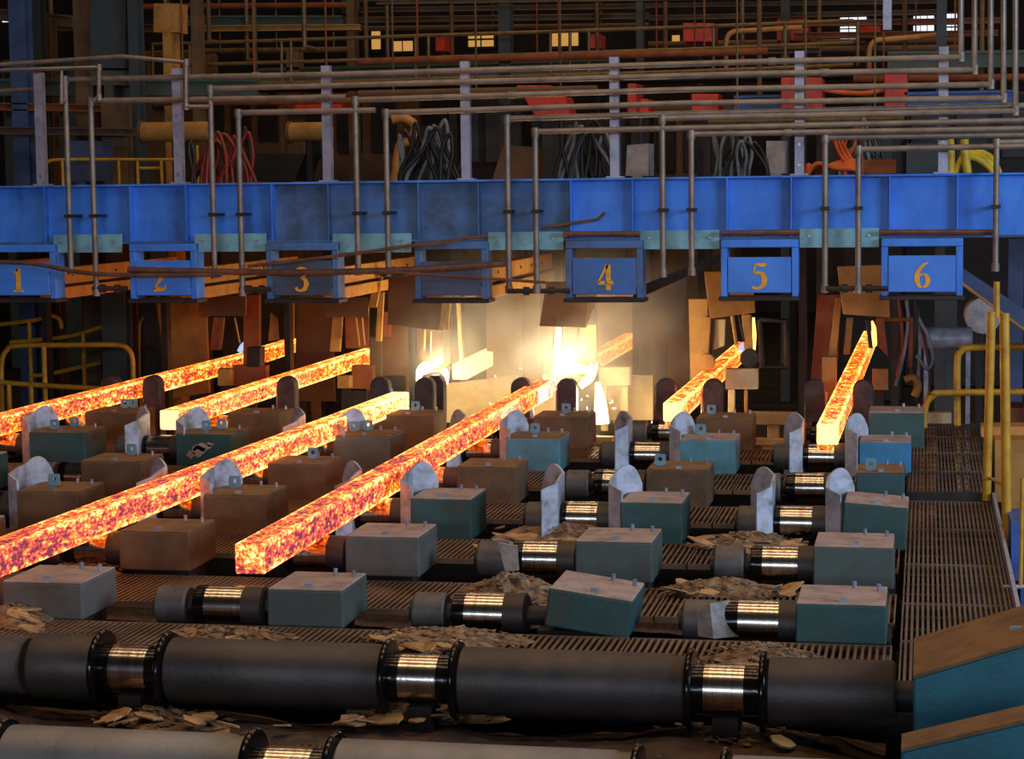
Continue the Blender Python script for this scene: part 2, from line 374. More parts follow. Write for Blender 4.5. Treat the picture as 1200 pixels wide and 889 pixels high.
cover_box('B', 2, 'cover box cut by the left picture edge in the second box row', body='dust_box')
cover_box('C', 6, 'leaning teal cover box behind a guide, rightmost in the third box row', x0=-.46, w=.36, M4=tilt(-.28, .8, 11.8, 4.5, shift=(0,0,.01)))
cover_box('C', 5, 'blue-green cover box with tan lid beside a white guide, third box row', x0=-1.72, w=.36)
cover_box('C', 4, 'dark teal cover box with square ends right of the violet billet, third box row', x0=-2.97, w=.37)
cover_box('C', 3, 'brown cover box with blue-grey lug below the longest billet, third box row', body='dust_box', lid='tan_dust', lugs=((.28,.6),))
cover_box('C', 2, 'dark brown cover box with blue lug at the left, third box row', x0=-5.46, body='dust_box', lid='tan_dust', lugs=((.38,.5),))
cover_box('D', 6, 'green cover box with brown stained left half, rightmost in the fourth box row', x0=-.42, w=.30, lid='tan_dust', lugs=((.3,.2),))
cover_box('D', 5, 'brown dust-caked cover box with white lug, second from right, fourth box row', body='dust_box', lid='tan_dust', lugs=((.18,.4),))
cover_box('D', 4, 'rusty brown cover box tucked behind the violet billet, fourth box row', body='dust_box', lid='tan_dust')
cover_box('D', 3, 'reddish brown cover box under the longest billet, fourth box row', x0=-4.3, body='dust_box', lid='tan_dust', lugs=((.6,.6),))
cover_box('D', 2, 'olive brown cover box with a white lug and grimy lid, fourth box row', x0=-5.63, w=.44, body='dust_box', lid='tan_dust', lugs=((.55,.75),))
cover_box('D', 1, 'grey cover box cut by the left picture edge, fourth box row')
cover_box('E', 6, 'bright blue cover box with brown lid, rightmost in the fifth box row', x0=-.45, w=.36, body='teal_blue')
cover_box('E', 5, 'dull teal cover box with small blue lug, second from right, fifth box row', x0=-1.72, w=.40, body='teal_light', lugs=((.3,.75),))
cover_box('E', 4, 'light teal cover box with rusted corner and lug, fifth box row', x0=-2.99, w=.40, body='teal_light', lid='tan_dust', lugs=((.42,.6),))
cover_box('E', 3, 'grey-brown cover box with two lugs behind a guide, fifth box row', x0=-4.3, w=.44, body='grey_box', lid='tan_dust', lugs=((.2,.6),(.4,.8)))
cover_box('E', 2, 'green cover box smeared with a pale tan splash, fifth box row', x0=-5.53, w=.44, lid='tan_dust', lugs=((.38,.5),(.55,.8)))
cover_box('E', 1, 'dark green cover box with two lugs at the far left, fifth box row', x0=-6.72, w=.46, lid='tan_dust', lugs=((.3,.4),(.5,.8)))
cover_box('F', 6, 'pinkish lit cover box with blue right end, rightmost in the farthest box row', x0=-.42, w=.42, h1=1.10, lid='dust')
cover_box('F', 5, 'tan cover box with white lug below billet five, farthest box row', body='dust_box', lid='tan_dust', lugs=((.22,.6),), w=.44)
cover_box('F', 4, 'orange-lit cover box with white lug by the torch glare, farthest box row', x0=-3.05, w=.44, body='dust_box', lid='tan_dust', lugs=((.5,.6),))
cover_box('F', 3, 'glowing orange cover box at the end of the longest billet, farthest box row', x0=-4.33, w=.46, body='dust_box', lid='tan_dust', lugs=((.5,.8),))
cover_box('F', 2, 'red-brown cover box between the second and third billets, farthest box row', x0=-5.6, w=.44, body='dust_box', lid='tan_dust')
cover_box('F', 1, 'red-brown cover box with knobbly bolts, leftmost in the farthest box row', x0=-6.85, w=.46, body='dust_box', lid='tan_dust', lugs=((.5,.75),(.64,.8)))
# pale splash on the green box
m = MB()
for cx, cz, rx, rz in ((.18,.12,.05,.045),(.22,.15,.06,.03),(.12,.09,.03,.03),(.27,.17,.03,.015),(.15,.14,.02,.02)):
    pts = [(-5.53+cx+rx*math.cos(a*.7)*(1+.25*math.sin(3*a)), FRONT['E']-.0035, .79+cz+rz*math.sin(a*.7)*(1+.2*math.cos(2*a))) for a in [k*2*math.pi/.7/14 for k in range(14)]]
    m.prism(pts, (0, .003, 0))
one('splash_mark', m, M['dust'], 'pale tan splash stuck to the front of a green cover box', 'splash')

# ------------------------------------------------------------------ flared guide plates
def guide(row, n, side, label, mat_='guide', h=0.205, zb=0.42, flip=False, scl=1.0, y=None):
    Y = ROWS[row] if y is None else y; s = side; x = SX(n) + s * 0.15
    t = thing('guide_plate', label, 'guide plate', (x, Y, zb), 'flared guide plates')
    th = 0.014
    def wall(a, b, tops):   # a,b plan points; tops: list of (u, z) along the wall
        (ax, ay), (bx, by) = a, b; d = Vector((bx-ax, by-ay, 0)); nrm = Vector((d.y, -d.x, 0)).normalized() * th * s
        pts = [(ax, ay, zb), (bx, by, zb)] + [(ax + d.x*u, ay + d.y*u, z) for u, z in tops]
        return MB().prism(pts, nrm)
    zt = 1.0 + h
    wall((x + s*.085, Y - .20), (x, Y - .14), [(1, zt-.075), (0, zt-.11)]).build('front_flare', M[mat_], t)
    wall((x, Y - .14), (x, Y + .10), [(1, zt-.045), (.6, zt-.05), (0, zt-.075)]).build('side_wall', M[mat_], t)
    arc = [(u, zt - .045 + .045*math.sin(min(1, u*2.2)*math.pi/2) - .12*max(0, (u-.45)/.55)**2.4) for u in (1, .92, .82, .7, .55, .4, .25, .12, 0)]
    arc[-1] = (0, zt - .045)
    wall((x, Y + .10), (x + s*.145*scl, Y + .21), arc).build('rear_flare', M[mat_], t)
    return t
SIDE = {1: 'right', -1: 'left'}
for n in range(1, 7):
    for s in (-1, 1):
        for row, w in (('C', 'nearer'), ('E', 'farther')):
            if row == 'C' and n == 1: continue
            guide(row, n, s, 'pale flared guide plate, %s of the pair %s, %s guide row' % (SIDE[s], {6:'farthest right',5:'second from the right',4:'third from the right',3:'fourth from the right',2:'fifth from the right',1:'farthest left'}[n], w))
# scorched round-topped guide posts beyond the last box row
for n in range(1, 7):
    for s in (-1, 1):
        x = SX(n) + s * .2; Y = 17.15
        if n in (2,) and s == -1: continue
        t = thing('guide_post', 'scorched round-topped guide post %s of billet strand %s under the girder' % (SIDE[s], ['', 'one', 'two', 'three', 'four', 'five', 'six'][n]), 'guide post', (x, Y, 0), 'scorched guide posts')
        pts = [(x-.085, Y, 0), (x+.085, Y, 0)] + [(x+.085*math.cos(a), Y, 1.14+.085*math.sin(a)) for a in [k*math.pi/10 for k in range(11)]]
        MB().prism(pts, (0, .12, 0)).build('body', M['guide_dark'], t, bevel=.01)
        MB().tube([(x-s*.086, Y+.06, .35), (x-s*.086, Y+.06, 1.12)], .02, 10).build('wear_roll', M['guide'], t, smooth=40)

# ------------------------------------------------------------------ gratings
def grating_panel(t, x0, x1, y0, y1, z, matn, pitch=.03, rods=None, along='Y'):
    f = MB(); b = .008; hz = .03
    f.box(x0, x1, y0, y0+b, z-hz, z).box(x0, x1, y1-b, y1, z-hz, z).box(x0, x0+b, y0+b, y1-b, z-hz, z).box(x1-b, x1, y0+b, y1-b, z-hz, z)
    p = f.build('grating_panel', M[matn], t)
    g = MB(); n = int((x1-x0)/pitch)
    for k in range(1, n):
        x = x0 + (x1-x0)*k/n; g.box(x-.006, x+.006, y0+b, y1-b, z-hz+.002, z-.001)
    m = max(2, int((y1-y0)/.24))
    for k in range(1, m):
        y = y0 + (y1-y0)*k/m; g.box(x0+b, x1-b, y-.002, y+.002, z-.016, z-.006)
    g.build('bearing_bars', M[matn], p)['kind'] = 'stuff'
    return p
GAPS = [('G','A', 8.05, 8.84), ('A','B', 9.60, 10.30), ('B','C', 10.98, 11.62), ('C','D', 12.34, 13.0), ('D','E', 13.72, 14.5), ('E','F', 15.22, 15.9)]
GL = ['between the dark wide roller and the nearest boxes', 'between the nearest and second box rows', 'between the second and third box rows', 'between the third and fourth box rows', 'between the fourth and fifth box rows', 'between the fifth and farthest box rows']
for (a, b, y0, y1), lb in zip(GAPS, GL):
    t = thing('grating_walkway', 'brown steel bar grating running %s' % lb, 'grating', (-3.8, (y0+y1)/2, 0), 'gratings between the rollers')
    gz = .865 if a == 'G' else .80
    MB().box(-8.1, -.13, (y0+y1)/2-.06, (y0+y1)/2+.06, 0, gz-.035).build('support_beam', M['plinth'], t)
    for k in range(7):
        x1 = -.13 - k*1.14; grating_panel(t, x1-1.13, x1, y0, y1, gz, 'grating')
t = thing('grating_walkway', 'dirty steel grating between the dark wide roller and the bottom-edge roller', 'grating', (-2.4, 7.05, 0), 'gratings between the rollers')
MB().box(-4.3, -.13, 6.95, 7.15, 0, .67).build('support_beam', M['plinth'], t)
for k in range(4): grating_panel(t, -.13-(k+1)*1.05+.01, -.13-k*1.05, 6.72, 7.5, .705, 'grating')
# right-hand walkway
t = thing('side_walkway', 'long brown grating walkway leading away on the right, toward the yellow rails', 'walkway', (.16, 12.5, 0))
for y0, y1 in ((7.9, 9.23), (9.24, 10.08), (10.09, 11.14), (11.15, 12.3), (12.31, 13.4)): grating_panel(t, -.1, .42, y0, y1, .80, 'walk', pitch=.024)
for y0, y1 in ((13.5, 14.6), (14.61, 15.6), (15.61, 16.6), (16.61, 17.5)): grating_panel(t, -.1, .42, y0, y1, .83, 'walk', pitch=.024)
MB().box(-.11, .43, 13.42, 13.49, .77, .85).build('step_bar', M['steel_dark'], t)
MB().box(.10, .22, 7.9, 17.5, 0, .765).build('support_beam', M['plinth'], t)
MB().box(.43, .45, 7.9, 13.4, .74, .86).build('toe_board', M['post'], t)

# ------------------------------------------------------------------ billets
def billet(a, b, label, end_glow=False, sz=.075, cut=0.0, h0=0.0, h1=0.0, pw=3.0):
    a, b = Vector(a), Vector(b); d = (b-a); L = d.length; d.normalize(); s = Vector((d.y, -d.x, 0)); r = .012
    t = thing('steel_billet', label, 'billet', (a.x, a.y, 1.0), 'glowing billets')
    prof = []
    for cx, cz, a0 in ((sz-r, sz-r, 0), (-sz+r, sz-r, 90), (-sz+r, -sz+r, 180), (sz-r, -sz+r, 270)):
        for k in range(4):
            an = math.radians(a0 + k*30); prof.append((cx+r*math.cos(an), cz+r*math.sin(an)))
    p2 = []
    for q in range(4):
        c4 = prof[q*4:q*4+4]; nx = prof[(q*4+4) % 16]; e_ = c4[-1]; dv = ((nx[0]-e_[0]), (nx[1]-e_[1])); l_ = math.hypot(*dv)
        p2 += [(u, w, 1.0) for u, w in c4] + [(e_[0]+dv[0]*.018/l_, e_[1]+dv[1]*.018/l_, 0.0), (nx[0]-dv[0]*.018/l_, nx[1]-dv[1]*.018/l_, 0.0)]
    heat = [h for _, _, h in p2]; prof = [(u, w) for u, w, _ in p2]
    n = len(prof); m = max(2, int(L/.15)); vs = []; fs = []
    for i in range(m+1):
        p = a + d*(L*i/m)
        for u, w in prof:
            j = random.uniform(-.0012, .0012); q = p + s*(u+j) + Vector((0, 0, w+j))
            if i == 0: q = q + d*(cut*u/sz*.5)
            vs.append(q)
    for i in range(m):
        for j in range(n): fs.append((i*n+j, (i+1)*n+j, (i+1)*n+(j+1)%n, i*n+(j+1)%n))
    fs.append(tuple(range(m*n+n-1, m*n-1, -1)))
    if not end_glow: fs.append(tuple(range(n)))
    bar = MB().add(vs, fs).build('bar', M['billet'], t, smooth=50)
    at = bar.data.attributes.new('edge_heat', 'FLOAT', 'POINT'); at.data.foreach_set('value', [heat[k % n]*.9 + h0*(1-(k//n)/m)**pw + h1*((k//n)/m)**pw for k in range(len(bar.data.vertices))])
    if end_glow:
        MB().prism([v - d*.0005 for v in vs[:n]], d*.002).build('cut_face', M['cut_face'], t)
    return t
Z = 1.078
billet((-3.20, 9.36, Z), (-3.30, 17.75, Z), 'long glowing billet with violet sides and square near end in front')
billet((-3.31, 18.15, Z), (-3.34, 23.5, Z), 'short yellow billet stretch just beyond the torch flame')
billet((-4.50, 6.2, Z), (-4.32, 16.6, Z), 'longest glowing billet leaving the picture at the lower left', cut=.02, h1=1.9, pw=6.0)
billet((-4.42, 19.3, Z), (-4.58, 22.9, Z), 'white-hot billet stretch in the smoke below the unnumbered plate', h0=1.7, h1=1.2, pw=.3)
billet((-5.78, 15.05, Z), (-5.83, 21.2, Z), 'billet whose bright square near end shows below plate two', end_glow=True, h0=.5, h1=.5)
billet((-5.83, 21.75, Z), (-5.86, 22.8, Z), 'stub of yellow billet right of a dark gap, near plate three')
billet((-7.02, 8.0, Z), (-7.0, 20.55, Z), 'leftmost glowing billet running out at the left edge')
billet((-7.04, 21.1, Z), (-7.14, 22.6, Z), 'leftmost short yellow billet stub behind a dark gap')
billet((-1.94, 15.95, Z), (-1.93, 22.2, Z), 'glowing billet with white-hot end coming out under plate five', end_glow=True, h0=.8, pw=5)
billet((-.675, 14.62, Z), (-.62, 23.9, Z), 'steep glowing billet on the far right with white-hot end, under plate six', end_glow=True, h0=.8, h1=.3, pw=6)

# ================================================================== BLUE GIRDER
GY = 16.30
t = thing('girder', 'long bright blue steel girder crossing the whole picture', 'girder', (-4, GY, 0))
def gx(px, y=GY): return P(px, 250, y).x
xs_st = [57, 157, 222, 322, 388, 493, 563, 671, 743, 853, 928, 1043, 1122]
edges = [-9.6] + [gx(p) for p in xs_st] + [2.3]
sooty = {4, 5, 6, 7}
for i in range(len(edges)-1):
    MB().box(edges[i], edges[i+1], GY-.006, GY+.006, 2.44, 2.90).build('web_panel', M['girder_soot' if i in sooty else 'girder'], t)
MB().box(-9.6, 2.3, GY-.085, GY+.085, 2.90, 2.918).build('top_flange', M['girder'], t, bevel=.003)
MB().box(-9.6, 2.3, GY-.085, GY+.085, 2.422, 2.44).build('bottom_flange', M['girder_soot'], t, bevel=.003)
for p in xs_st:
    x = gx(p); MB().box(x-.006, x+.006, GY-.082, GY-.006, 2.44, 2.90).build('stiffener', M['girder_soot' if 380 < p < 600 else 'girder'], t)
for x in (-9.4, 2.1): MB().box(x-.12, x+.12, GY-.12, GY+.12, 0, 2.422).build('leg', M['girder'], t)
# pale teal cover plates between the hangers
for x0, x1, y0, y1, w in [(63,143,275,296,'far left end'),(228,312,274,295,'span between plates two and three'),(390,482,274,296,'span right of plate three'),(572,660,272,293,'span left of plate four'),(750,843,270,292,'span between plates four and five'),(937,1030,268,290,'span between plates five and six')]:
    a, b = P(x0, (y0+y1)/2, 16.2), P(x1, (y0+y1)/2, 16.2); z1, z0 = P(x0, y0, 16.2).z, P(x0, y1, 16.2).z
    u = thing('cover_plate', 'pale teal plate bolted under the blue girder at its %s' % w, 'plate', (a.x, 16.2, z0), 'pale teal cover plates')
    MB().prism([(a.x, 16.195, z0), (b.x, 16.195, z0), (b.x, 16.205, z1), (a.x, 16.205, z1)], (0, .012, 0)).build('sheet', M['pale_teal'], u)
    for k in (.12, .88): 
        x = a.x+(b.x-a.x)*k; MB().tube([(x, 16.196, z0+.09), (x, 16.182, z0+.09)], .01, 6).build('bolt', M['bolt'], u)
# rusty tie rods along the girder foot
for x0, y0, x1, y1, w in [(660,274,750,274,'over plate four'),(845,273,937,272,'over plate five'),(1030,272,1166,272,'over plate six'),(635,267,700,257,'slanting across the girder web right of the middle')]:
    pts = [P(x0,y0,16.14), P(x1,y1,16.14)]
    if w.startswith('slant'): pts += [P(709,249,16.14)]
    one('tie_rod', MB().tube(pts, .022 if not w.startswith('slant') else .012, 8), M['pipe_rust'], 'rusty round bar on the blue girder %s' % w, 'rod', 'rusty bars on the girder', smooth=40)

# ------------------------------------------------------------------ number plates in hanging brackets
DIG = {
 '1': [[(.12,.80,.05),(.22,.86,.06),(.33,.98,.07)], [(.33,.98,.16),(.33,.05,.16)], [(.10,.03,.06),(.56,.03,.06)]],
 '2': [[(.10,.74,.13),(.12,.86,.12),(.24,.96,.09),(.38,.96,.10),(.50,.86,.15),(.50,.72,.16),(.38,.50,.13),(.22,.28,.08),(.10,.10,.07)], [(.08,.07,.14),(.46,.07,.13),(.57,.12,.06),(.60,.26,.04)]],
 '3': [[(.10,.78,.10),(.16,.92,.08),(.30,.97,.08),(.46,.90,.14),(.48,.74,.15),(.38,.58,.08),(.26,.55,.05)], [(.30,.54,.05),(.46,.48,.13),(.52,.30,.17),(.44,.10,.14),(.26,.02,.08),(.10,.07,.09),(.07,.17,.10)]],
 '4': [[(.40,1.0,.12),(.26,.72,.07),(.06,.36,.06),(.02,.30,.09)], [(.03,.29,.12),(.30,.29,.12)], [(.38,.29,.12),(.64,.29,.12)], [(.44,1.0,.15),(.44,.36,.16)], [(.44,.24,.16),(.44,0,.16)]],
 '5': [[(.16,.97,.05),(.50,.93,.14),(.60,1.0,.05)], [(.17,.96,.05),(.11,.60,.06)], [(.11,.58,.06),(.26,.66,.09),(.44,.60,.14),(.54,.40,.18),(.50,.18,.17),(.34,.04,.10),(.16,.02,.08),(.06,.10,.10)]],
 '6': [[(.54,.98,.04),(.36,.90,.08),(.20,.72,.12),(.12,.50,.16),(.12,.28,.17),(.20,.08,.11),(.30,.02,.07)], [(.36,.02,.07),(.48,.10,.12),(.54,.28,.16),(.48,.48,.12),(.36,.54,.06),(.24,.48,.05)]],
}
def stroke(mb, pts, ox, oz, s, y, d=.004):
    n = len(pts); L = []; R = []
    for i, (x, z, w) in enumerate(pts):
        a = Vector(pts[max(i-1,0)][:2]); b = Vector(pts[min(i+1,n-1)][:2]); t_ = (b-a).normalized(); nn = Vector((-t_.y, t_.x))*w*.62
        L.append((ox+(x+nn.x)*s, oz+(z+nn.y)*s)); R.append((ox+(x-nn.x)*s, oz+(z-nn.y)*s))
    for i in range(n-1):
        q = [L[i], R[i], R[i+1], L[i+1]]; mb.prism([(x, y, z) for x, z in q], (0, d, 0))
PL = [('1',-16,57,307,346,'plate_blue',13,289,340),('2',160,222,305,346,'plate_blue',178,0,0),('3',320,388,305,346,'plate_soot',345,0,0),('',494,563,306,346,'plate_soot',0,0,0),('4',671,745,302,345,'plate_mid',700,0,0),('5',853,927,301,343,'plate_blue',880,0,0),('6',1041,1120,299,342,'plate_blue',1071,0,0)]
PY = 16.12
for dg, x0, x1, y0, y1, mt, dx, _a, _b in PL:
    A, B = P(x0, y1, PY), P(x1, y0, PY); X0, X1, Z0, Z1 = A.x, B.x, A.z, B.z
    lab = 'blue hanging plate painted with golden numeral %s under the girder' % dict(zip('123456', 'one two three four five six'.split())).get(dg) if dg else 'sooty blue hanging plate without a readable number, between plates three and four'
    if dg == '3': lab = 'soot-blackened hanging plate with partly hidden golden numeral three'
    t = thing('number_plate', lab, 'sign plate', ((X0+X1)/2, PY, Z0-.06), 'hanging number plates')
    fm = M['girder_soot'] if mt != 'plate_blue' else M['girder']
    MB().box(X0, X1, PY, PY+.012, Z0, Z1).build('plate', M[mt], t, bevel=.003)
    for a, b in ((X0-.055, X0-.005), (X1+.005, X1+.055)):
        MB().box(a, b, PY+.005, PY+.20, Z0-.03, 2.36).build('side_post', fm, t, bevel=.004)
    MB().box(X0-.055, X1+.055, PY, PY+.2, 2.36, 2.422).build('head_beam', fm, t, bevel=.005)
    MB().box(X0-.07, X1+.07, PY-.03, PY+.22, Z0-.062, Z0-.03).build('tray', M['steel_dark'], t, bevel=.004)
    if dg:
        s = .20; c = P(dx, (y0+y1)/2, PY); m = MB()
        for st in DIG[dg]: stroke(m, st, c.x, (Z0+Z1)/2-.5*s-.01, s, PY-.0045)
        m.build('numeral', M['numeral'], t)

# ------------------------------------------------------------------ posts on the girder and the water pipes
POSTS = [(50,85,215),(211,80,215),(385,77,213),(547,72,211),(721,67,208),(937,60,206),(1105,55,204)]
for i, (px, y0, y1) in enumerate(POSTS):
    a = P(px, y1, 16.27); top = P(px, y0, 16.27).z; x = a.x
    t = thing('pipe_post', 'pale steel channel post standing on the girder, %s' % ['leftmost','second from the left','third from the left','fourth from the left, in the middle','third from the right','second from the right','rightmost'][i], 'post', (x, 16.27, 2.918), 'pipe posts on the girder')
    MB().box(x-.036, x+.036, 16.235, 16.243, 2.93, top).box(x-.036, x-.028, 16.243, 16.305, 2.93, top).box(x+.028, x+.036, 16.243, 16.305, 2.93, top).build('channel', M['post'], t)
    MB().box(x-.07, x+.07, 16.23, 16.33, 2.918, 2.93).build('foot_plate', M['post'], t)
    for k in range(4): 
        z = 3.0 + k*.16
        if z < top: MB().tube([(x, 16.236, z), (x, 16.228, z)], .012, 6).build('bolt', M['bolt'], t)
RP = .0235
def elbow(t, p, r=RP): MB().tube([p+Vector((0,0,-.045)), p+Vector((0,0,-.012)), p+Vector((0,0,.03))], [r*1.25, r*1.45, r*1.25], 10).build('elbow', M['pipe'], t, smooth=40)
def pipe(label, pts, drop=None, Y=16.06, matn='pipe', r=RP, cpl=()):
    W = [P(x, y, Y) for x, y in pts]
    t = thing('water_pipe', label, 'pipe', W[0], 'water pipes above the girder')
    MB().tube(W, r, 10).build('pipe_run', M[matn], t, smooth=40)
    for k_, w in enumerate(W[1:-1]):
        if (w-W[k_]).normalized().dot((W[k_+2]-w).normalized()) > .97: continue
        MB().tube([w-Vector((0,0,r*1.5)), w+Vector((0,0,r*1.5))], r*1.35, 10).build('elbow', M['pipe'], t, smooth=40)
    if drop:
        (x, y0, y1) = drop; a = P(x, y0, Y); b = Vector((a.x, a.y, P(x, y1, Y).z))
        MB().tube([a, b], r, 10).build('drop_pipe', M['pipe'], t, smooth=40); elbow(t, a)
        MB().tube([b+Vector((0,0,.05)), b-Vector((0,0,.012))], r*1.35, 10).build('end_cap', M['pipe'], t, smooth=40)
        # clamp bracket to the girder web
        c = Vector((a.x, Y, 2.66))
        MB().box(c.x-.035, c.x+.035, Y-.03, Y+.03, 2.645, 2.675).box(c.x-.02, c.x+.02, Y+.03, GY-.006, 2.65, 2.67).build('clamp', M['steel_dark'], t)
    for x in cpl:
        # coupling
        i = 0; w = min(W, key=lambda q: 0); 
        for k in range(len(W)-1):
            p0, p1 = W[k], W[k+1]; xx = P(x, pts[k][1], Y).x
            if min(p0.x,p1.x) < xx < max(p0.x,p1.x):
                u = (xx-p0.x)/(p1.x-p0.x); q = p0+(p1-p0)*u; d = (p1-p0).normalized()*.03
                MB().tube([q-d, q+d], r*1.3, 10).build('coupling', M['pipe'], t, smooth=40)
    return t
pipe('topmost of five pipes turning up at the right, dropping left of plate two', [(1126,-20),(1126,67),(900,72),(400,87),(78,93)], (76,93,320), cpl=(905,300))
pipe('second of five pipes turning up at the right, dropping right of plate two', [(1142,-20),(1142,82),(900,86),(400,100),(248,104)], (246,104,325), cpl=(967,))
pipe('third of five pipes turning up at the right, dropping right of plate three', [(1161,-20),(1161,99),(800,105),(417,117)], (416,117,321), cpl=(600,))
pipe('fourth of five pipes turning up at the right, dropping by the unnumbered plate', [(1176,-20),(1176,115),(800,121),(453,132)], (452,132,322))
pipe('lowest of five pipes turning up at the right, dropping right of plate four', [(1190,-20),(1190,130),(800,138),(778,139)], (776,139,323))
pipe('grey pipe ending in a drop just right of the unnumbered plate', [(1240,123),(800,133),(597,139)], (594,139,342), Y=16.10)
pipe('grey pipe ending in a drop just left of plate four', [(1240,140),(800,150),(630,154)], (627,154,342), Y=16.06)
pipe('grey pipe ending in a drop left of plate five', [(1240,150),(813,157)], (810,157,321), cpl=(924,))
pipe('grey pipe ending in a drop right of plate five', [(1240,157),(967,161)], (967,161,341), Y=16.08)
pipe('grey pipe ending in a drop left of plate six', [(1240,170),(1007,175)], (1006,175,342), Y=16.06)
pipe('short grey pipe ending in a drop at the far right', [(1240,165),(1168,167)], (1168,167,316))
pipe('grey pipe with a stepped loop at top left, dropping beside plate one', [(405,114),(107,118)], (106,118,345), cpl=(380,))
pipe('grey pipe dropping between plates two and three, nearer plate three', [(440,129),(280,132)], (279,132,345))
pipe('thin grey pipe bent like a low roof at top left', [(-20,77),(143,66),(218,73),(218,125),(246,125)], None, Y=16.0, r=.018)
pipe('thin grey pipe stepping down beside the leftmost post', [(-20,83),(116,79),(116,114),(108,118)], None, Y=16.0, r=.018)
pipe('short thin grey pipe hooking into the leftmost drop', [(72,81),(72,118),(77,119)], None, Y=16.02, r=.016)
pipe('short grey pipe entering at the left edge behind the leftmost post', [(-20,108),(46,104)], None, Y=16.3, r=.018)

# ------------------------------------------------------------------ hoses and rods sagging across the plates
def hose(name, label, px, Y, r, matn, cat='hose', group=None, n=8):
    pts = [P(a, b, Y if not isinstance(Y, (list, tuple)) else Y[i]) for i, (a, b) in enumerate(px)]
    return one(name, MB().tube(curve(pts) if len(pts) > 2 else pts, r, n), M[matn], label, cat, group, smooth=60)
hose('sagging_rod', 'rusty rod sagging from plate one to the right across plate two', [(-20,306),(40,309),(115,321),(260,322)], 16.0, .018, 'pipe_rust', 'rod', 'rods across the plates')
hose('sagging_rod', 'thick rusty rod running across the upper part of plate three', [(150,316),(330,319),(480,316),(592,309)], 16.02, .026, 'pipe_rust', 'rod', 'rods across the plates')
hose('sagging_rod', 'thin rusty rod dipping across the unnumbered plate', [(445,318),(540,324),(640,331)], 15.98, .012, 'pipe_rust', 'rod', 'rods across the plates')
hose('sagging_rod', 'thin rusty rod rising from plate three to the girder', [(290,312),(400,299),(480,288),(572,276)], 15.96, .014, 'pipe_rust', 'rod', 'rods across the plates')
for x0, x1, y, w in ((108,150,338,'left of plate two'), (280,318,339,'left of plate three'), (440,480,320,'left of the unnumbered plate'), (595,668,341,'left of plate four'),(968,1040,338,'left of plate six')):
    a, b = P(x0, y, 16.05), P(x1, y, 16.1); m = MB().tube([a, b], .02, 8)
    for k in (.3, .7):
        q = a+(b-a)*k; d = (b-a).normalized()*.025; m.tube([q-d, q+d], .034, 8)
    one('pipe_stub', m, M['steel_dark'], 'short dark pipe stub with couplings joining a drop %s' % w, 'pipe', 'dark pipe stubs', smooth=40)

# ================================================================== TORCH MACHINES BEHIND THE GIRDER
def poly(mb, px, Y, d=.02, Ys=None):
    pts = [P(a, b, Y if Ys is None else Ys[i]) for i, (a, b) in enumerate(px)]
    return mb.prism(pts, (0, d, 0))
def rect(mb, x0, y0, x1, y1, Y, d=.02): return poly(mb, [(x0,y1),(x1,y1),(x1,y0),(x0,y0)], Y, d)
# rail beams running back from the plates
for i, (px, py, name) in enumerate([(-100,352,'left of plate one'),(60,352,'between plates one and two'),(225,352,'between plates two and three'),(393,352,'right of plate three'),(572,350,'left of plate four')]):
    a = P(px, py, 16.5); x, z = a.x, a.z
    t = thing('rail_beam', 'tan double rail beam running back under the girder %s' % name, 'beam', (x, 16.5, z), 'tan rail beams')
    MB().box(x-.10, x, 16.5, 19.6, z, z+.10).build('lower_rail', M['tan_rail'], t, bevel=.004)
    MB().box(x-.10, x-.02, 16.75, 19.6, z+.125, z+.27).build('upper_rail', M['tan_rail'], t, bevel=.004)
    MB().box(x-.09, x-.03, 16.6, 19.55, z+.10, z+.125).build('spacer', M['steel_dark'], t)
    for k in range(5): MB().tube([(x-.02, 17+k*.5, z+.2), (x-.012, 17+k*.5, z+.2)], .014, 6).build('bolt', M['steel_dark'], t)
    MB().box(x-.09, x-.03, 19.3, 19.42, 0, z).build('leg', M['steel_dark'], t)

def unit(label, loc, parts, legs=None):
    t = thing('torch_machine', label, 'torch machine', loc, 'torch cutting machines')
    for nm, mt, fn in parts: fn(MB()).build(nm, M[mt], t, bevel=.004)
    return t
def R(x0, y0, x1, y1, Y, d=.03): return lambda m: rect(m, x0, y0, x1, y1, Y, d)
def Q(px, Y, d=.03): return lambda m: poly(m, px, Y, d)
L0 = lambda px, Y: (P(px, 450, Y).x, Y, 0)
unit('torch machine with tan shield hanging left of plate six, over the steep billet', L0(1000, 18.4), [
    ('shield', 'tan', Q([(988,368),(1043,372),(1041,310),(981,312)], 18.0)),
    ('side_plate', 'rust', Q([(950,447),(958,345),(986,345),(980,447)], 18.6, .04)),
    ('leg', 'tan', Q([(970,425),(979,424),(987,348),(979,348)], 18.4, .06)),
    ('leg', 'tan', Q([(988,415),(996,415),(1000,372),(992,372)], 18.7, .05)),
    ('leg', 'rust', Q([(1028,405),(1041,418),(1036,372),(1026,372)], 18.5, .05)),
    ('clamp_arm', 'steel_dark', Q([(1018,408),(1023,408),(1019,374),(1014,374)], 18.2, .03)),
    ('block', 'tan', R(963, 418, 980, 468, 18.3, .10)), ('block', 'tan', R(1022, 432, 1041, 457, 18.3, .10)),
    ('frame', 'rust', lambda m: m.tube([P(1036,374,18.6), P(1068,374,18.6), P(1067,430,18.6)], .022, 8)),
    ('stand', 'steel_dark', R(1024, 457, 1036, 500, 18.35, .06)), ('stand', 'steel_dark', R(966, 468, 976, 505, 18.35, .06)),
])
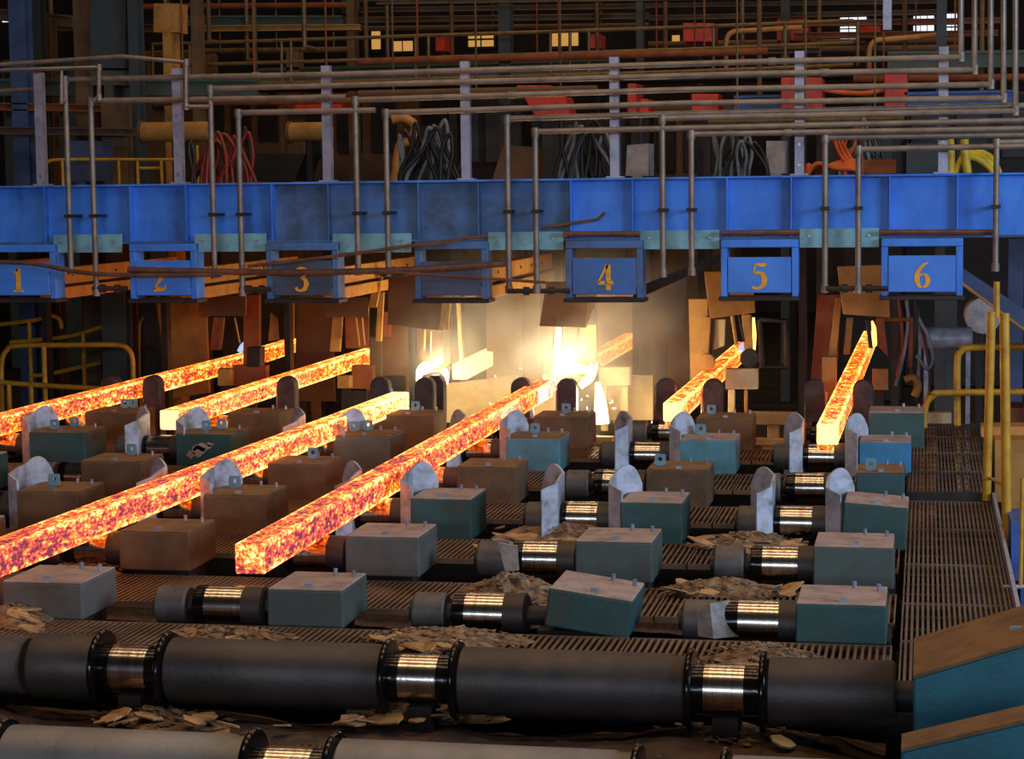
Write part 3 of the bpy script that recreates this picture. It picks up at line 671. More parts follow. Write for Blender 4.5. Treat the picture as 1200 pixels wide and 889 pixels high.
unit('torch machine with notched tan shield partly behind plate five', L0(850, 18.4), [
    ('shield', 'tan', Q([(832,373),(885,366),(882,322),(845,318),(825,318)], 18.0)),
    ('side_plate', 'tan', Q([(809,445),(831,445),(829,350),(807,350)], 18.7, .04)),
    ('leg', 'tan', Q([(822,420),(830,420),(833,372),(826,370)], 18.4, .06)),
    ('leg', 'cream', Q([(836,410),(849,405),(850,374),(838,374)], 18.8, .04)),
    ('torch_pipe', 'tan', lambda m: m.tube([P(858,370,18.3), P(863,404,18.3)], .018, 8)),
    ('torch_pipe', 'steel_dark', lambda m: m.tube([P(866,370,18.35), P(872,400,18.35)], .012, 8)),
    ('leg', 'tan', Q([(872,410),(882,410),(880,368),(869,368)], 18.4, .05)),
    ('wheel', 'steel_dark', lambda m: m.prism([P(878,420,18.3)+Vector((.085*math.cos(a*math.pi/8), 0, .085*math.sin(a*math.pi/8))) for a in range(16)], (0,.08,0))),
    ('wheel', 'tan', lambda m: m.prism([P(828,424,18.3)+Vector((.075*math.cos(a*math.pi/8), 0, .075*math.sin(a*math.pi/8))) for a in range(16)], (0,.08,0))),
    ('block', 'cream', R(850, 432, 888, 456, 18.5, .10)),
    ('frame', 'steel_dark', lambda m: m.tube([P(890,374,18.7), P(921,376,18.7), P(922,430,18.7), P(893,430,18.7), P(890,374,18.7)], .025, 8)),
    ('stand', 'cream', R(853, 456, 861, 505, 18.55, .05)), ('stand', 'tan', R(872, 456, 876, 505, 18.55, .05)),
])
unit('torch machine with brown shield and burning torch left of plate four', L0(665, 18.4), [
    ('shield', 'brown', Q([(632,382),(686,384),(692,330),(640,330)], 17.9)),
    ('rear_shield', 'brown', Q([(686,385),(696,360),(700,322),(690,322)], 18.0)),
    ('side_plate', 'tan', Q([(677,425),(698,425),(699,380),(680,382)], 18.5, .05)),
    ('leg', 'rust', Q([(662,420),(675,420),(676,384),(660,384)], 18.6, .04)),
    ('leg', 'brown', Q([(633,425),(645,425),(648,382),(634,380)], 18.7, .04)),
    ('block', 'cream', R(702, 430, 738, 452, 18.9, .10)),
    ('stand', 'cream', R(704, 452, 712, 505, 18.95, .05)), ('stand', 'cream', R(728, 452, 736, 505, 18.95, .05)),
])
unit('torch machine with broad dark brown shield behind the unnumbered plate', L0(500, 18.4), [
    ('shield', 'brown', Q([(454,380),(516,388),(520,330),(482,318),(455,322)], 17.9)),
    ('strip', 'cream', Q([(514,388),(519,388),(522,353),(518,353)], 17.85)), ('strip', 'cream', Q([(521,387),(526,386),(528,353),(523,353)], 17.85)),
    ('torch_pipe', 'cream', lambda m: m.tube([P(537,352,18.2), P(540,402,18.2), P(542,432,18.2)], .02, 8)),
    ('torch_pipe', 'tan', lambda m: m.tube([P(498,386,18.3), P(497,410,18.3)], .012, 8)), ('torch_pipe', 'cream', lambda m: m.tube([P(505,388,18.3), P(505,424,18.3)], .010, 8)),
    ('stop_post', 'guide_dark', Q([(500,505),(520,505),(520,448),(514,440),(505,440),(500,446)], 17.6, .12)),
    ('post_lining', 'rust', Q([(492,505),(500,505),(500,443),(494,447)], 17.58, .1)),
])
unit('torch machine with brown shield right of plate three', L0(415, 18.4), [
    ('shield', 'brown', R(381, 348, 432, 371, 18.0)),
    ('strip', 'tan', Q([(431,360),(441,360),(449,322),(440,322)], 18.0)), ('strip', 'tan', Q([(440,400),(447,400),(450,342),(443,344)], 18.1)),
    ('side_plate', 'rust', Q([(405,408),(432,408),(432,371),(404,371)], 18.8, .03)),
    ('leg', 'tan', Q([(386,412),(398,412),(401,371),(390,371)], 18.4, .05)),
    ('clamp_arm', 'tan', lambda m: m.tube([P(417,372,18.3), P(421,405,18.3)], .012, 8)), ('clamp_arm', 'tan', lambda m: m.tube([P(424,372,18.3), P(427,404,18.3)], .012, 8)),
    ('block', 'tan', R(395, 440, 410, 455, 18.5, .1)), ('block', 'rust', R(412, 428, 437, 458, 18.6, .1)),
    ('leg', 'rust', R(449, 365, 457, 395, 18.5, .05)), ('stand', 'steel_dark', R(400, 455, 430, 500, 18.6, .08)),
    ('upright', 'brown', R(433, 395, 447, 480, 18.9, .06)),
])
unit('torch machine with rusty shield above the gap in the leftmost billet', L0(260, 18.4), [
    ('shield', 'brown', R(238, 346, 288, 370, 18.0)), ('strip', 'rust', R(233, 350, 243, 372, 18.1)),
    ('leg', 'rust', Q([(246,410),(254,410),(260,371),(250,371)], 18.3, .05)), ('leg', 'rust', Q([(255,410),(259,410),(263,371),(259,371)], 18.25, .03)),
    ('clamp_arm', 'tan', lambda m: m.tube([P(275,372,18.3), P(281,402,18.3)], .01, 8)),
    ('upright', 'rust', R(285, 345, 304, 430, 19.0, .06)), ('upright', 'tan', Q([(314,400),(326,398),(324,372),(317,366)], 19.4, .04)),
    ('upright', 'tan', R(335, 350, 344, 396, 19.6, .04)),
    ('block', 'steel_dark', R(289, 407, 305, 430, 18.2, .14)), ('block', 'tan', R(255, 432, 270, 452, 18.4, .1)), ('block', 'rust', R(272, 428, 312, 452, 18.7, .1)),
    ('stand', 'steel_dark', R(258, 452, 300, 505, 18.75, .06)),
])
# heat-shield walls and panels further back
def panel(label, px, Y, mt, d=.05, name='heat_panel', cat='panel', group='heat panels behind the girder', foot=True, base=0.0):
    pts = [P(a, b, Y) for a, b in px]
    m = MB().prism(pts, (0, d, 0))
    if foot:
        x = sum(p.x for p in pts)/len(pts); zb = min(p.z for p in pts)
        if zb > base+.03: m.box(x-.05, x+.05, Y+.005, Y+d-.005, base, zb+.01)
    return one(name, m, M[mt], label, cat, group)
panel('tall tan sheet hanging below plate two, dark slanted left edge', [(180,470),(245,460),(240,340),(182,340)], 20.4, 'tan')
panel('dark wedge-shaped sheet left of the tall tan sheet', [(172,470),(196,470),(181,352),(168,352)], 20.3, 'steel_dark')
panel('tan wall sheet right of plate three behind the arms', [(345,470),(392,470),(388,340),(348,340)], 21.0, 'brown')
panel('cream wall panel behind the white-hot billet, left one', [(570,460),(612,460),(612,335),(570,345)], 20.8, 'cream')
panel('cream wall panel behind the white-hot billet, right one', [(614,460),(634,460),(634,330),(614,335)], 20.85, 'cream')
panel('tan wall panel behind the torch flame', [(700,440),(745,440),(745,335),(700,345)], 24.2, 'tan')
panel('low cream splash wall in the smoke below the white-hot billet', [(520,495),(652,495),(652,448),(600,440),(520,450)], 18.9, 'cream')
panel('tan sheet behind the dark brown shield', [(440,440),(520,440),(520,380),(440,380)], 21.5, 'tan')
panel('grey-green panel in shade right of plate four', [(745,400),(800,390),(805,325),(750,350)], 20.5, 'col_grey')
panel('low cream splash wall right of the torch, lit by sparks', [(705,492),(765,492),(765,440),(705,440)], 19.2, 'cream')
panel('dark brown wall sheet between plates four and five', [(762,480),(806,480),(806,380),(762,380)], 22.0, 'col_brown')
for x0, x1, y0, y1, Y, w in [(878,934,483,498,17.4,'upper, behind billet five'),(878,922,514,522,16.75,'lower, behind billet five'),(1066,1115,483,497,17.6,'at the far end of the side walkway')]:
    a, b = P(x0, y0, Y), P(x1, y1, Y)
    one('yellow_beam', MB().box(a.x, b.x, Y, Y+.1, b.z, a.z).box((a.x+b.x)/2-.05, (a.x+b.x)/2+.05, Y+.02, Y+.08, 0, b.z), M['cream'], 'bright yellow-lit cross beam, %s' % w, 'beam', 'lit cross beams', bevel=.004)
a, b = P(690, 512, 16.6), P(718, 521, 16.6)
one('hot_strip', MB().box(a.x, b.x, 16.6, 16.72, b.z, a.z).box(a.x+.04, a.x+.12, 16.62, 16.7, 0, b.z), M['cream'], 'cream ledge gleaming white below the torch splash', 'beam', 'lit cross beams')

# ------------------------------------------------------------------ flames, sparks, smoke
tx, ty = -3.31, 17.95
def flame(name, label, pts, r, mt):
    W = [P(a, b, Y) for a, b, Y in pts]
    return one(name, MB().tube(curve(W, 5), [v for v in r for _ in range(5)][:len(curve(W,5))] if False else [max(.004, r[min(int(i/5), len(r)-1)]*(1-(i%5)/5)+r[min(int(i/5)+1, len(r)-1)]*(i%5)/5) for i in range(len(curve(W,5)))], 10), M[mt], label, 'flame', 'torch flames', smooth=70)
flame('torch_flame', 'white upright torch flame above the violet billet', [(655,384,17.9),(653,405,17.9),(653,425,17.9),(658,440,17.9)], [.02,.028,.034,.03], 'flame')
flame('torch_flame', 'white flame spread along the billet top at the torch', [(648,432,17.92),(662,434,17.92),(675,432,17.95),(688,433,18.0),(694,426,18.0)], [.02,.035,.04,.03,.006], 'flame')
flame('torch_flame', 'ragged flame tail right of the torch', [(680,452,18.0),(690,444,18.0),(696,436,18.0),(700,424,18.0)], [.03,.04,.025,.004], 'flame')
flame('torch_flame', 'bright molten splash streaming down below the torch', [(700,448,18.1),(703,465,18.1),(704,480,18.1),(705,496,18.1)], [.02,.045,.06,.07], 'flame')
flame('torch_flame', 'small glow under the billet left of a dark post', [(652,456,17.6),(656,462,17.6),(654,468,17.6)], [.01,.028,.008], 'flame')
flame('torch_flame', 'white hooked flame over the stop post below the unnumbered plate', [(490,452,17.7),(492,436,17.7),(498,428,17.7),(506,424,17.7)], [.012,.035,.035,.008], 'flame')
flame('torch_flame', 'white flame lying along the top of the stop post', [(496,436,17.8),(505,432,17.8),(516,432,17.8),(523,438,17.8),(524,450,17.8)], [.025,.03,.028,.025,.005], 'flame')
flame('torch_flame', 'yellow flame curling right over the stop post', [(508,433,17.75),(518,430,17.75),(528,424,17.75)], [.012,.02,.004], 'flame_soft')
flame('gas_flame', 'small blue gas flame on the leftmost billet', [(281,412,20.0),(284,405,20.0),(286,400,20.0)], [.03,.025,.004], 'flame_blue')
flame('gas_flame', 'small violet gas flame where billet five enters its machine', [(868,410,20.4),(871,405,20.4),(873,401,20.4)], [.03,.035,.006], 'flame_blue')
flame('torch_flame', 'yellow flame licking up behind the steep billet', [(1024,405,21.5),(1025,390,21.5),(1022,376,21.5)], [.03,.035,.01], 'flame_soft')
flame('torch_flame', 'thin orange glow beside the notched shield', [(884,410,19.8),(884,392,19.8),(883,372,19.8)], [.012,.02,.012], 'flame_soft')
for i in range(26):
    a = random.uniform(560, 720); b = random.uniform(425, 490); Y = random.uniform(17.5, 18.6)
    if i < 4: a, b, Y = 590+i*9, 506+random.uniform(-8, 6), 15.6
    p = P(a, b, Y); L = random.uniform(.005, .02); d = Vector((random.uniform(-1,1), random.uniform(-1,1), random.uniform(-1,1))).normalized()*L
    one('spark', MB().tube([p-d, p+d], .004, 5), M['spark'], 'tiny bright spark flying near the torch flame', 'spark', 'sparks around the torch')
def point(name, loc, power, color, r):
    ld = bpy.data.lights.new(name, 'POINT'); ld.energy = power; ld.color = color; ld.shadow_soft_size = r
    o = bpy.data.objects.new(name, ld); COL.objects.link(o); o.location = loc
point('torch_light', P(662, 420, 18.12), 42, (1.0, 0.76, 0.42), .06)
point('splash_light', P(704, 470, 17.75), 70, (1.0, 0.78, 0.45), .07)
point('stop_flame_light', P(512, 428, 17.95), 42, (1.0, 0.74, 0.4), .06)

vm = bpy.data.materials.new('smoke'); vm.use_nodes = True; nt = vm.node_tree
for n_ in list(nt.nodes): nt.nodes.remove(n_)
out = nt.nodes.new('ShaderNodeOutputMaterial'); vs = nt.nodes.new('ShaderNodeVolumeScatter')
vs.inputs['Color'].default_value = (0.92, 0.88, 0.8, 1); vs.inputs['Anisotropy'].default_value = 0.2
tc = nt.nodes.new('ShaderNodeTexCoord'); no = nt.nodes.new('ShaderNodeTexNoise'); no.inputs['Scale'].default_value = 2.6; no.inputs['Detail'].default_value = 4
gm = nt.nodes.new('ShaderNodeTexGradient'); gm.gradient_type = 'QUADRATIC_SPHERE'
mp = nt.nodes.new('ShaderNodeMapping'); mp.inputs['Location'].default_value = (-1.0, -1.0, -1.0); mp.inputs['Scale'].default_value = (2, 2, 2)
nt.links.new(tc.outputs['Generated'], mp.inputs['Vector']); nt.links.new(mp.outputs['Vector'], gm.inputs['Vector'])
g2 = nt.nodes.new('ShaderNodeNewGeometry'); nt.links.new(g2.outputs['Position'], no.inputs['Vector'])
mr = nt.nodes.new('ShaderNodeMapRange'); mr.inputs['From Min'].default_value = 0.36; mr.inputs['From Max'].default_value = 0.68; mr.inputs['To Max'].default_value = 3.2
nt.links.new(no.outputs['Fac'], mr.inputs['Value'])
mu = nt.nodes.new('ShaderNodeMath'); mu.operation = 'MULTIPLY'; nt.links.new(mr.outputs[0], mu.inputs[0]); nt.links.new(gm.outputs['Fac'], mu.inputs[1])
nt.links.new(mu.outputs[0], vs.inputs['Density']); nt.links.new(vs.outputs[0], out.inputs['Volume'])
sm = MB().box(-5.5, -1.5, 16.9, 20.6, .3, 2.7).build('smoke_cloud', vm)
tag(sm, 'pale smoke drifting around the torch flame under the girder', 'smoke', kind='stuff')

one('slant_beam', MB().prism([P(742,352,17.0), P(842,308,17.0), P(842,298,17.0), P(742,338,17.0)], (0,.08,0)), M['steel_dark'], 'dark slanting beam rising from plate four toward plate five', 'beam')

# ================================================================== HANDRAILS, LEFT AND RIGHT
def rails(label, segs, Y, r=.022, matn='yellow', posts=(), zfoot=0.0, name='handrail'):
    W0 = P(segs[0][0][0], segs[0][0][1], Y)
    t = thing(name, label, 'handrail', (W0.x, Y, zfoot), 'yellow handrails')
    for s in segs: MB().tube(curve([P(a, b, Y) for a, b in s], 5) if len(s) > 2 else [P(a, b, Y) for a, b in s], r, 10).build('rail', M[matn], t, smooth=50)
    for px, py in posts:
        a = P(px, py, Y); MB().tube([(a.x, Y, zfoot), a], r, 10).build('post', M[matn], t, smooth=50)
    return t
rails('yellow tube handrail with rounded end, nearest at the left edge', [[(2,470),(2,425),(8,410),(20,405),(80,404),(135,404),(150,409),(155,420),(156,437)]], 19.0, .026, posts=[(2,470),(51,404),(156,437)])
rails('yellow mid rail low at the left edge', [[(-10,447),(60,452),(120,455)]], 18.9, .026, posts=[(10,449),(36,450)])
rails('rusty yellow stair rail climbing behind the left handrail', [[(0,380),(40,375),(60,370),(70,375),(72,385)], [(12,401),(80,394),(118,383)], [(36,440),(58,438),(116,425)]], 20.5, .024, posts=[(34,374),(97,390),(36,440)])
rails('small yellow hoop handle right of the grey column', [[(163,440),(163,385),(167,373),(174,372),(177,380),(177,395)]], 21.0, .018, posts=[(163,440)])
rails('yellow tube handrail with rounded corner at the right', [[(1122,496),(1122,425),(1126,412),(1138,407),(1200,406),(1240,406)]], 17.4, .03, posts=[(1122,496),(1235,406)])
rails('rusty yellow low rail crossing behind the two tall posts', [[(1083,497),(1085,475),(1094,463),(1110,460),(1240,459)]], 17.2, .028, posts=[(1083,497),(1235,459)])
# tall yellow ladder posts at the right
t = thing('ladder_posts', 'pair of tall yellow posts joined by rungs beside the walkway', 'ladder', (P(1162,585,13.4).x, 13.4, .8))
for x0, y0, x1, y1, Y, r in [(1162,365,1156,586,13.4,.028),(1177,367,1180,645,12.0,.028),(1168,330,1168,372,13.4,.02)]:
    a, b = P(x0, y0, Y), P(x1, y1, Y); MB().tube([a, (a.x*.3+b.x*.7, Y, a.z*.3+b.z*.7), b], r, 12).build('post', M['yellow'], t, smooth=50)
for y in (560,): MB().tube([P(1160, y, 13.4), P(1178, y+8, 12.0)], .012, 8).build('rung', M['yellow'], t, smooth=50)

# ================================================================== RIGHT SIDE
one('stair_stringer', MB().prism([P(1122,310,17.0), P(1200,362,17.0), P(1260,402,17.0), P(1260,438,17.0), P(1200,384,17.0), P(1125,330,17.0)], (0,.08,0)), M['col_blue'], 'dark blue stair stringer sloping down at the right edge below the girder', 'stair')
one('stringer_edge', MB().tube([P(1126,331,16.98), P(1200,386,16.98), P(1260,440,16.98)], .012, 8), M['tan'], 'thin tan strip along the lower edge of the blue stair stringer', 'strip')
def column(label, x0, x1, y0, Y, mt, d=.2, y1=None, name='steel_column', web=True):
    a, b = P(x0, y0, Y), P(x1, y0, Y); zb = 0 if y1 is None else P(x0, y1, Y).z; a.z = 14.0 if y0 < 0 else a.z; w = b.x-a.x; fl = max(.012, w*.12)
    m = MB()
    if web and w > .1:
        m.box(a.x, b.x, Y, Y+fl, zb, a.z).box((a.x+b.x)/2-fl/2, (a.x+b.x)/2+fl/2, Y+fl, Y+d-fl, zb, a.z).box(a.x, b.x, Y+d-fl, Y+d, zb, a.z)
    else: m.box(a.x, b.x, Y, Y+d, zb, a.z)
    return one(name, m, M[mt], label, 'column' if name == 'steel_column' else 'beam', 'columns of the dark hall')
def hbeam(label, x0, x1, y0, y1, Y, mt, d=.15, slope=0, name='cross_beam', group='cross beams of the dark hall'):
    px = [(x0, y1), (x1, y1+slope), (x1, y0+slope), (x0, y0)]
    pts = [P(a, b, Y) for a, b in px]; h = pts[3].z-pts[0].z; fl = h*.18
    m = MB()
    v = lambda p, dz: p + Vector((0, 0, dz))
    m.prism([pts[0], pts[1], v(pts[1], fl), v(pts[0], fl)], (0, d, 0)).prism([v(pts[3], -fl), v(pts[2], -fl), pts[2], pts[3]], (0, d, 0))
    q = Vector((0, d*.45, 0)); m.prism([v(pts[0], fl)+q, v(pts[1], fl)+q, v(pts[2], -fl)+q, v(pts[3], -fl)+q], (0, d*.12, 0))
    return one(name, m, M[mt], label, 'beam', group)
def tubepx(name, label, px, Y, r, mt, cat, group=None, n=8, sm=True): return hose(name, label, px, Y, r, mt, cat, group, n)
column('grey-blue column under the girder left of plate two', 117, 145, 330, 20.2, 'col_grey')
column('dark green-grey column behind plate six on the right', 1108, 1122, 300, 21, 'col_grey')
column('dark column at the right picture edge under the stair', 1182, 1200, 280, 21, 'col_blue')
one('idle_roll', MB().lathe_x([(P(1080,0,19).x,.03),(P(1083,0,19).x,.10),(P(1142,0,19).x,.10),(P(1144,0,19).x,.03)], 19.0, P(1100,396,19).z, 24).box(P(1088,0,19).x-.02, P(1088,0,19).x+.02, 18.97, 19.03, 0, P(1100,396,19).z-.09).box(P(1138,0,19).x-.02, P(1138,0,19).x+.02, 18.97, 19.03, 0, P(1100,396,19).z-.09), M['guide'], 'small grey ribbed roll in the dark below plate six', 'roller', smooth=40)
t = thing('drum', 'grey drum hanging in shadow behind the stair stringer', 'drum', P(1152, 385, 19.5))
MB().prism([P(1152,370,19.5)+Vector((.17*math.cos(a*math.pi/10), 0, .17*math.sin(a*math.pi/10))) for a in range(20)], (0,.4,0)).build('shell', M['white_p'], t, bevel=.01)
MB().box(P(1152,0,19.5).x-.03, P(1152,0,19.5).x+.03, 19.6, 19.8, 0, P(1152,385,19.5).z).build('stand', M['steel_dark'], t)
panel('tan machine casing beside the tall yellow posts', [(1166,588),(1215,588),(1215,515),(1166,515)], 16.0, 'tan', .6, 'machine_casing', 'casing', None, foot=True)
panel('bright yellow strip on top of the tan casing behind the posts', [(1150,512),(1215,512),(1215,500),(1150,500)], 16.3, 'tan_rail', .3, 'ledge_strip', 'strip', None, foot=True)
panel('brown upper casing at the right edge behind the posts', [(1176,500),(1215,500),(1215,478),(1176,478)], 17.5, 'rust', .5, 'machine_casing', 'casing', None, foot=True)
panel('deep blue casing low at the right edge beside the post foot', [(1185,680),(1230,680),(1230,612),(1185,612)], 11.6, 'blue_panel', .5, 'machine_casing', 'casing', None)
tubepx('guard_rail', 'thin pinkish rail beyond the toe board at the right edge', [(1176,688),(1240,686)], 10.6, .012, 'post', 'rail')
tubepx('guard_post', 'thin rusty upright at the right edge', [(1198,560),(1196,686)], 10.6, .01, 'yellow', 'post')
# cable bundle below plate six
for i, (px, mt, w) in enumerate([([(1062,345),(1064,380),(1058,420),(1050,452)],'grey_c','leftmost'), ([(1072,345),(1074,380),(1068,430),(1074,470)],'black_c','second'), ([(1076,372),(1088,395),(1093,420),(1086,432),(1074,416)],'grey_c','looping'), ([(1074,360),(1078,400),(1076,450)],'grey_c','straight middle'), ([(1053,345),(1058,400),(1052,440)],'red_c','reddish'), ([(1080,380),(1084,400),(1090,440),(1088,470)],'black_c','rightmost')]):
    hose('cable', 'hanging cable in the bundle right of the steep billet, %s one' % w, px, 18.6+.05*i, .016, mt, 'cable', 'cables below plate six')
hose('hose_elbow', 'thick tan hose bend low beside the cable bundle', [(1060,445),(1070,442),(1076,452),(1072,464)], 18.4, .035, 'tan', 'hose')

# ================================================================== HALL BEHIND AND ABOVE THE GIRDER
column('blue-grey column near the left edge, reaching the girder', 8, 27, -30, 21, 'col_blue')
column('slim teal-grey column second from the left edge', 30, 44, -30, 22, 'col_grey')
column('slim brown column beside the teal one at upper left', 46, 58, 20, 22.5, 'col_brown')
column('broad brown box column at upper left', 84, 105, -30, 21.5, 'col_brown', web=False)
column('brown column standing behind the second post', 118, 146, 115, 20.8, 'col_brown')
column('dark slim column right of the brown one', 148, 159, -30, 21.2, 'col_grey')
column('slim brown column right of the lamp box', 222, 231, -30, 23, 'col_brown')
column('grey column at top centre with catwalk clamp', 583, 597, -30, 25, 'col_grey')
column('grey column at top right of centre', 745, 753, -30, 26, 'col_grey')
column('dark column top right behind the orange machines', 915, 925, -30, 27, 'col_grey')
column('pale short column hanging at the top right', 1035, 1045, -30, 19, 'post', y1=35)
column('dark green column behind the right risers', 1098, 1110, -30, 24, 'col_grey')
column('brown column behind the left hose bundle', 335, 350, 60, 25, 'col_brown')
column('dark column right of the brass handrails', 405, 414, -30, 26, 'col_brown')
panel('grey cabinet high at upper left between brown columns', [(106,80),(147,80),(147,-20),(106,-20)], 21.3, 'col_grey', .5, 'cabinet', 'cabinet', None, foot=False)
panel('grey cabinet lower half at upper left', [(106,100),(147,100),(147,82),(106,82)], 21.35, 'green_beam', .5, 'cabinet', 'cabinet', None, foot=True)
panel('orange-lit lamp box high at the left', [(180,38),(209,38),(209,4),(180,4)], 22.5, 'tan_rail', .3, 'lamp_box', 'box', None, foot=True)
panel('grey-blue cabinet behind the leftmost drop pipes', [(78,212),(110,212),(110,165),(78,165)], 19.5, 'col_blue', .5, 'cabinet', 'cabinet', None, base=2.78)
panel('dusty tan box above the girder right of the middle post', [(576,212),(626,212),(624,172),(590,170)], 18.5, 'brown', .6, 'machine_casing', 'casing', None, base=2.78)
panel('pinkish white control cabinet left of the fourth drop from the right', [(733,206),(760,206),(760,168),(735,170)], 19.5, 'white_p', .4, 'control_cabinet', 'cabinet', None, base=2.78)
panel('brown box above the girder left of the plate six drop', [(1012,203),(1050,203),(1050,187),(1012,187)], 17.5, 'rust', .4, 'junction_box', 'box', None, base=2.78)
panel('pale panel in shade right of the second post from the right', [(898,203),(920,203),(920,165),(898,165)], 19.5, 'white_p', .3, 'control_cabinet', 'cabinet', None, base=2.78)
panel('grey control box behind the yellow hoses at the right', [(1062,203),(1110,203),(1110,168),(1062,168)], 19.0, 'col_grey', .4, 'junction_box', 'box', None, base=2.78)
panel('rusty casing behind the middle hose bundle', [(470,212),(530,212),(525,150),(480,145)], 21.5, 'steel_dark', .4, 'machine_casing', 'casing', None, base=2.78)
panel('dark hopper behind the left cables', [(290,212),(345,212),(358,180),(280,180)], 20.5, 'steel_dark', .6, 'hopper', 'hopper', None, base=2.78)
BB = [(-20,300,92,112,22,'green_beam',0,'greenish beam at upper left behind the posts'),(300,720,80,97,25,'green_beam',-12,'greenish beam behind the pipes at centre left'),
      (-20,122,120,129,21,'rust',2,'upper rusty beam at the left edge'),(-20,155,148,157,20.6,'pipe_rust',2,'lower pinkish rusty beam at the left edge'),
      (60,180,26,36,24,'col_brown',2,'short brown beam at top left'),(210,400,18,30,26,'green_beam',0,'dark green beam at the top, left of centre'),
      (400,760,20,27,27,'col_brown',-5,'lowest brown beam of the top grille'),(400,760,9,15,28,'col_brown',-5,'middle brown beam of the top grille'),(400,760,-4,2,29,'green_beam',-4,'uppermost green beam of the top grille'),
      (760,1100,18,24,27.5,'col_brown',-7,'upper brown beam at top right'),(760,1100,4,9,28.5,'col_brown',-5,'topmost brown beam at top right'),(930,1180,24,31,25,'rust',-4,'orange-brown beam crossing before the white windows'),
      (930,1170,38,45,25.5,'rust',-3,'second orange-brown beam before the white windows'),(1040,1240,60,80,23,'green_beam',-2,'green beam behind the five risers'),
      (1060,1190,108,126,22,'blue_panel',-3,'blue beam seen between pipes at the right'),(860,960,112,128,22.5,'blue_panel',-2,'blue beam piece between the orange machines'),
      (-20,84,8,22,23,'col_brown',10,'sloping brown beam in the top left corner'),(230,420,30,37,25.2,'tan',-2,'yellowish lit beam at upper left'),
      (700,960,60,66,24.5,'col_brown',-4,'brown beam behind the catwalk at right'),(1000,1240,128,134,20,'pipe_rust',-2,'rusty thin beam low at the right'),(440,1000,0,5,24,'bg_rail',-8,'thin brass-brown beam along the top edge')]
for x0, x1, y0, y1, Y, mt, sl, w in BB: hbeam(w, x0, x1, y0, y1, Y, mt, slope=sl)
# large yellow-brown duct
for x0, x1, Y, w in ((165,246,19.5,'left of the third drop'),(338,388,20.5,'behind the third post')):
    a, b = P(x0, 155, Y), P(x1, 154, Y)
    t = thing('duct', 'fat yellow-brown duct above the girder %s' % w, 'duct', a, 'fat ducts')
    MB().tube([a, b], .1, 18).build('shell', M['tan'], t, smooth=40); MB().tube([a, a+Vector((.03,0,0))], .115, 18).build('end_ring', M['col_brown'], t, smooth=40)
    MB().box((a.x+b.x)/2-.03, (a.x+b.x)/2+.03, Y-.03, Y+.03, 2.78, a.z-.08).build('stand', M['steel_dark'], t)
# catwalk with handrails across the top
t = thing('catwalk_rail', 'long thin brass-coloured catwalk handrail high across the back', 'handrail', P(180, 75, 24))
for px in ([(178,52),(400,45),(800,32),(1000,24)], [(222,76),(400,71),(800,58),(1000,50)], [(178,100),(400,96),(800,84),(1000,76)]):
    MB().tube([P(a, b, 24) for a, b in px], .022, 8).build('rail', M['bg_rail'], t, smooth=40)
for x in (179, 222, 330, 341, 487, 502, 645, 668, 690, 836, 920, 1005): MB().tube([P(x, 100-(x-178)*.028, 24), P(x, 52-(x-178)*.033, 24)], .02, 8).build('post', M['bg_rail'], t, smooth=40)
MB().box(P(170,104,24).x, P(1032,80,24).x, 24.0, 24.9, P(170,108,24).z, P(170,103,24).z).build('deck', M['steel_dark'], t)
for x in (230, 520, 960): MB().box(P(x,0,24).x-.05, P(x,0,24).x+.05, 24.4, 24.5, 0, P(170,108,24).z).build('leg', M['steel_dark'], t)
rails('short yellow railing on the platform behind the leftmost drops', [[(55,190),(75,187),(215,187)], [(160,197),(190,197)]], 19.0, .016, posts=[(73,188),(139,187),(161,187),(189,187),(231,170)], zfoot=2.78)
# lit windows and openings far behind
def window(label, x0, y0, x1, y1, Y, mt, cols=1, rows=1):
    t = thing('lit_window', label, 'window', P(x0, y1, Y), 'far lit openings')
    a, b = P(x0, y1, Y), P(x1, y0, Y); w, h = b.x-a.x, b.z-a.z
    for i in range(cols):
        for j in range(rows):
            g = .12
            MB().box(a.x+w*(i+g/2)/cols, a.x+w*(i+1-g/2)/cols, Y, Y+.02, a.z+h*(j+g)/rows, a.z+h*(j+1-g)/rows).build('pane', M[mt], t)
    MB().box(a.x-.04, b.x+.04, Y+.02, Y+.1, a.z-.04, b.z+.04).build('frame', M['steel_dark'], t)
window('orange lit opening left of the centre column, high up', 548, 36, 579, 56, 45.9, 'win_warm', 2, 2)
window('tall orange lit slits right of the centre column', 646, 33, 678, 57, 45.9, 'win_warm', 3, 1)
window('small amber lit opening at upper left of centre', 459, 46, 484, 62, 45.9, 'win_warm', 2, 1)
window('pale cream lit slit at upper left of centre', 435, 33, 446, 61, 45.9, 'win_warm', 1, 1)
window('amber lit spot right of the top column', 787, 40, 797, 50, 45.9, 'win_warm', 1, 1)
window('white daylit block window high at the right', 984, 19, 1016, 48, 45.9, 'win_white', 3, 4)
window('white daylit block window behind the first riser', 1070, 17, 1095, 40, 45.9, 'win_white', 3, 2)
window('white daylit block window at the far upper right', 1108, 15, 1122, 40, 45.9, 'win_white', 2, 3)
window('low white daylit panes behind the right pipes', 1066, 53, 1096, 61, 45.9, 'win_white', 3, 1)
window('small white daylit opening in the top left corner', 2, 17, 28, 27, 45.9, 'win_white', 2, 1)
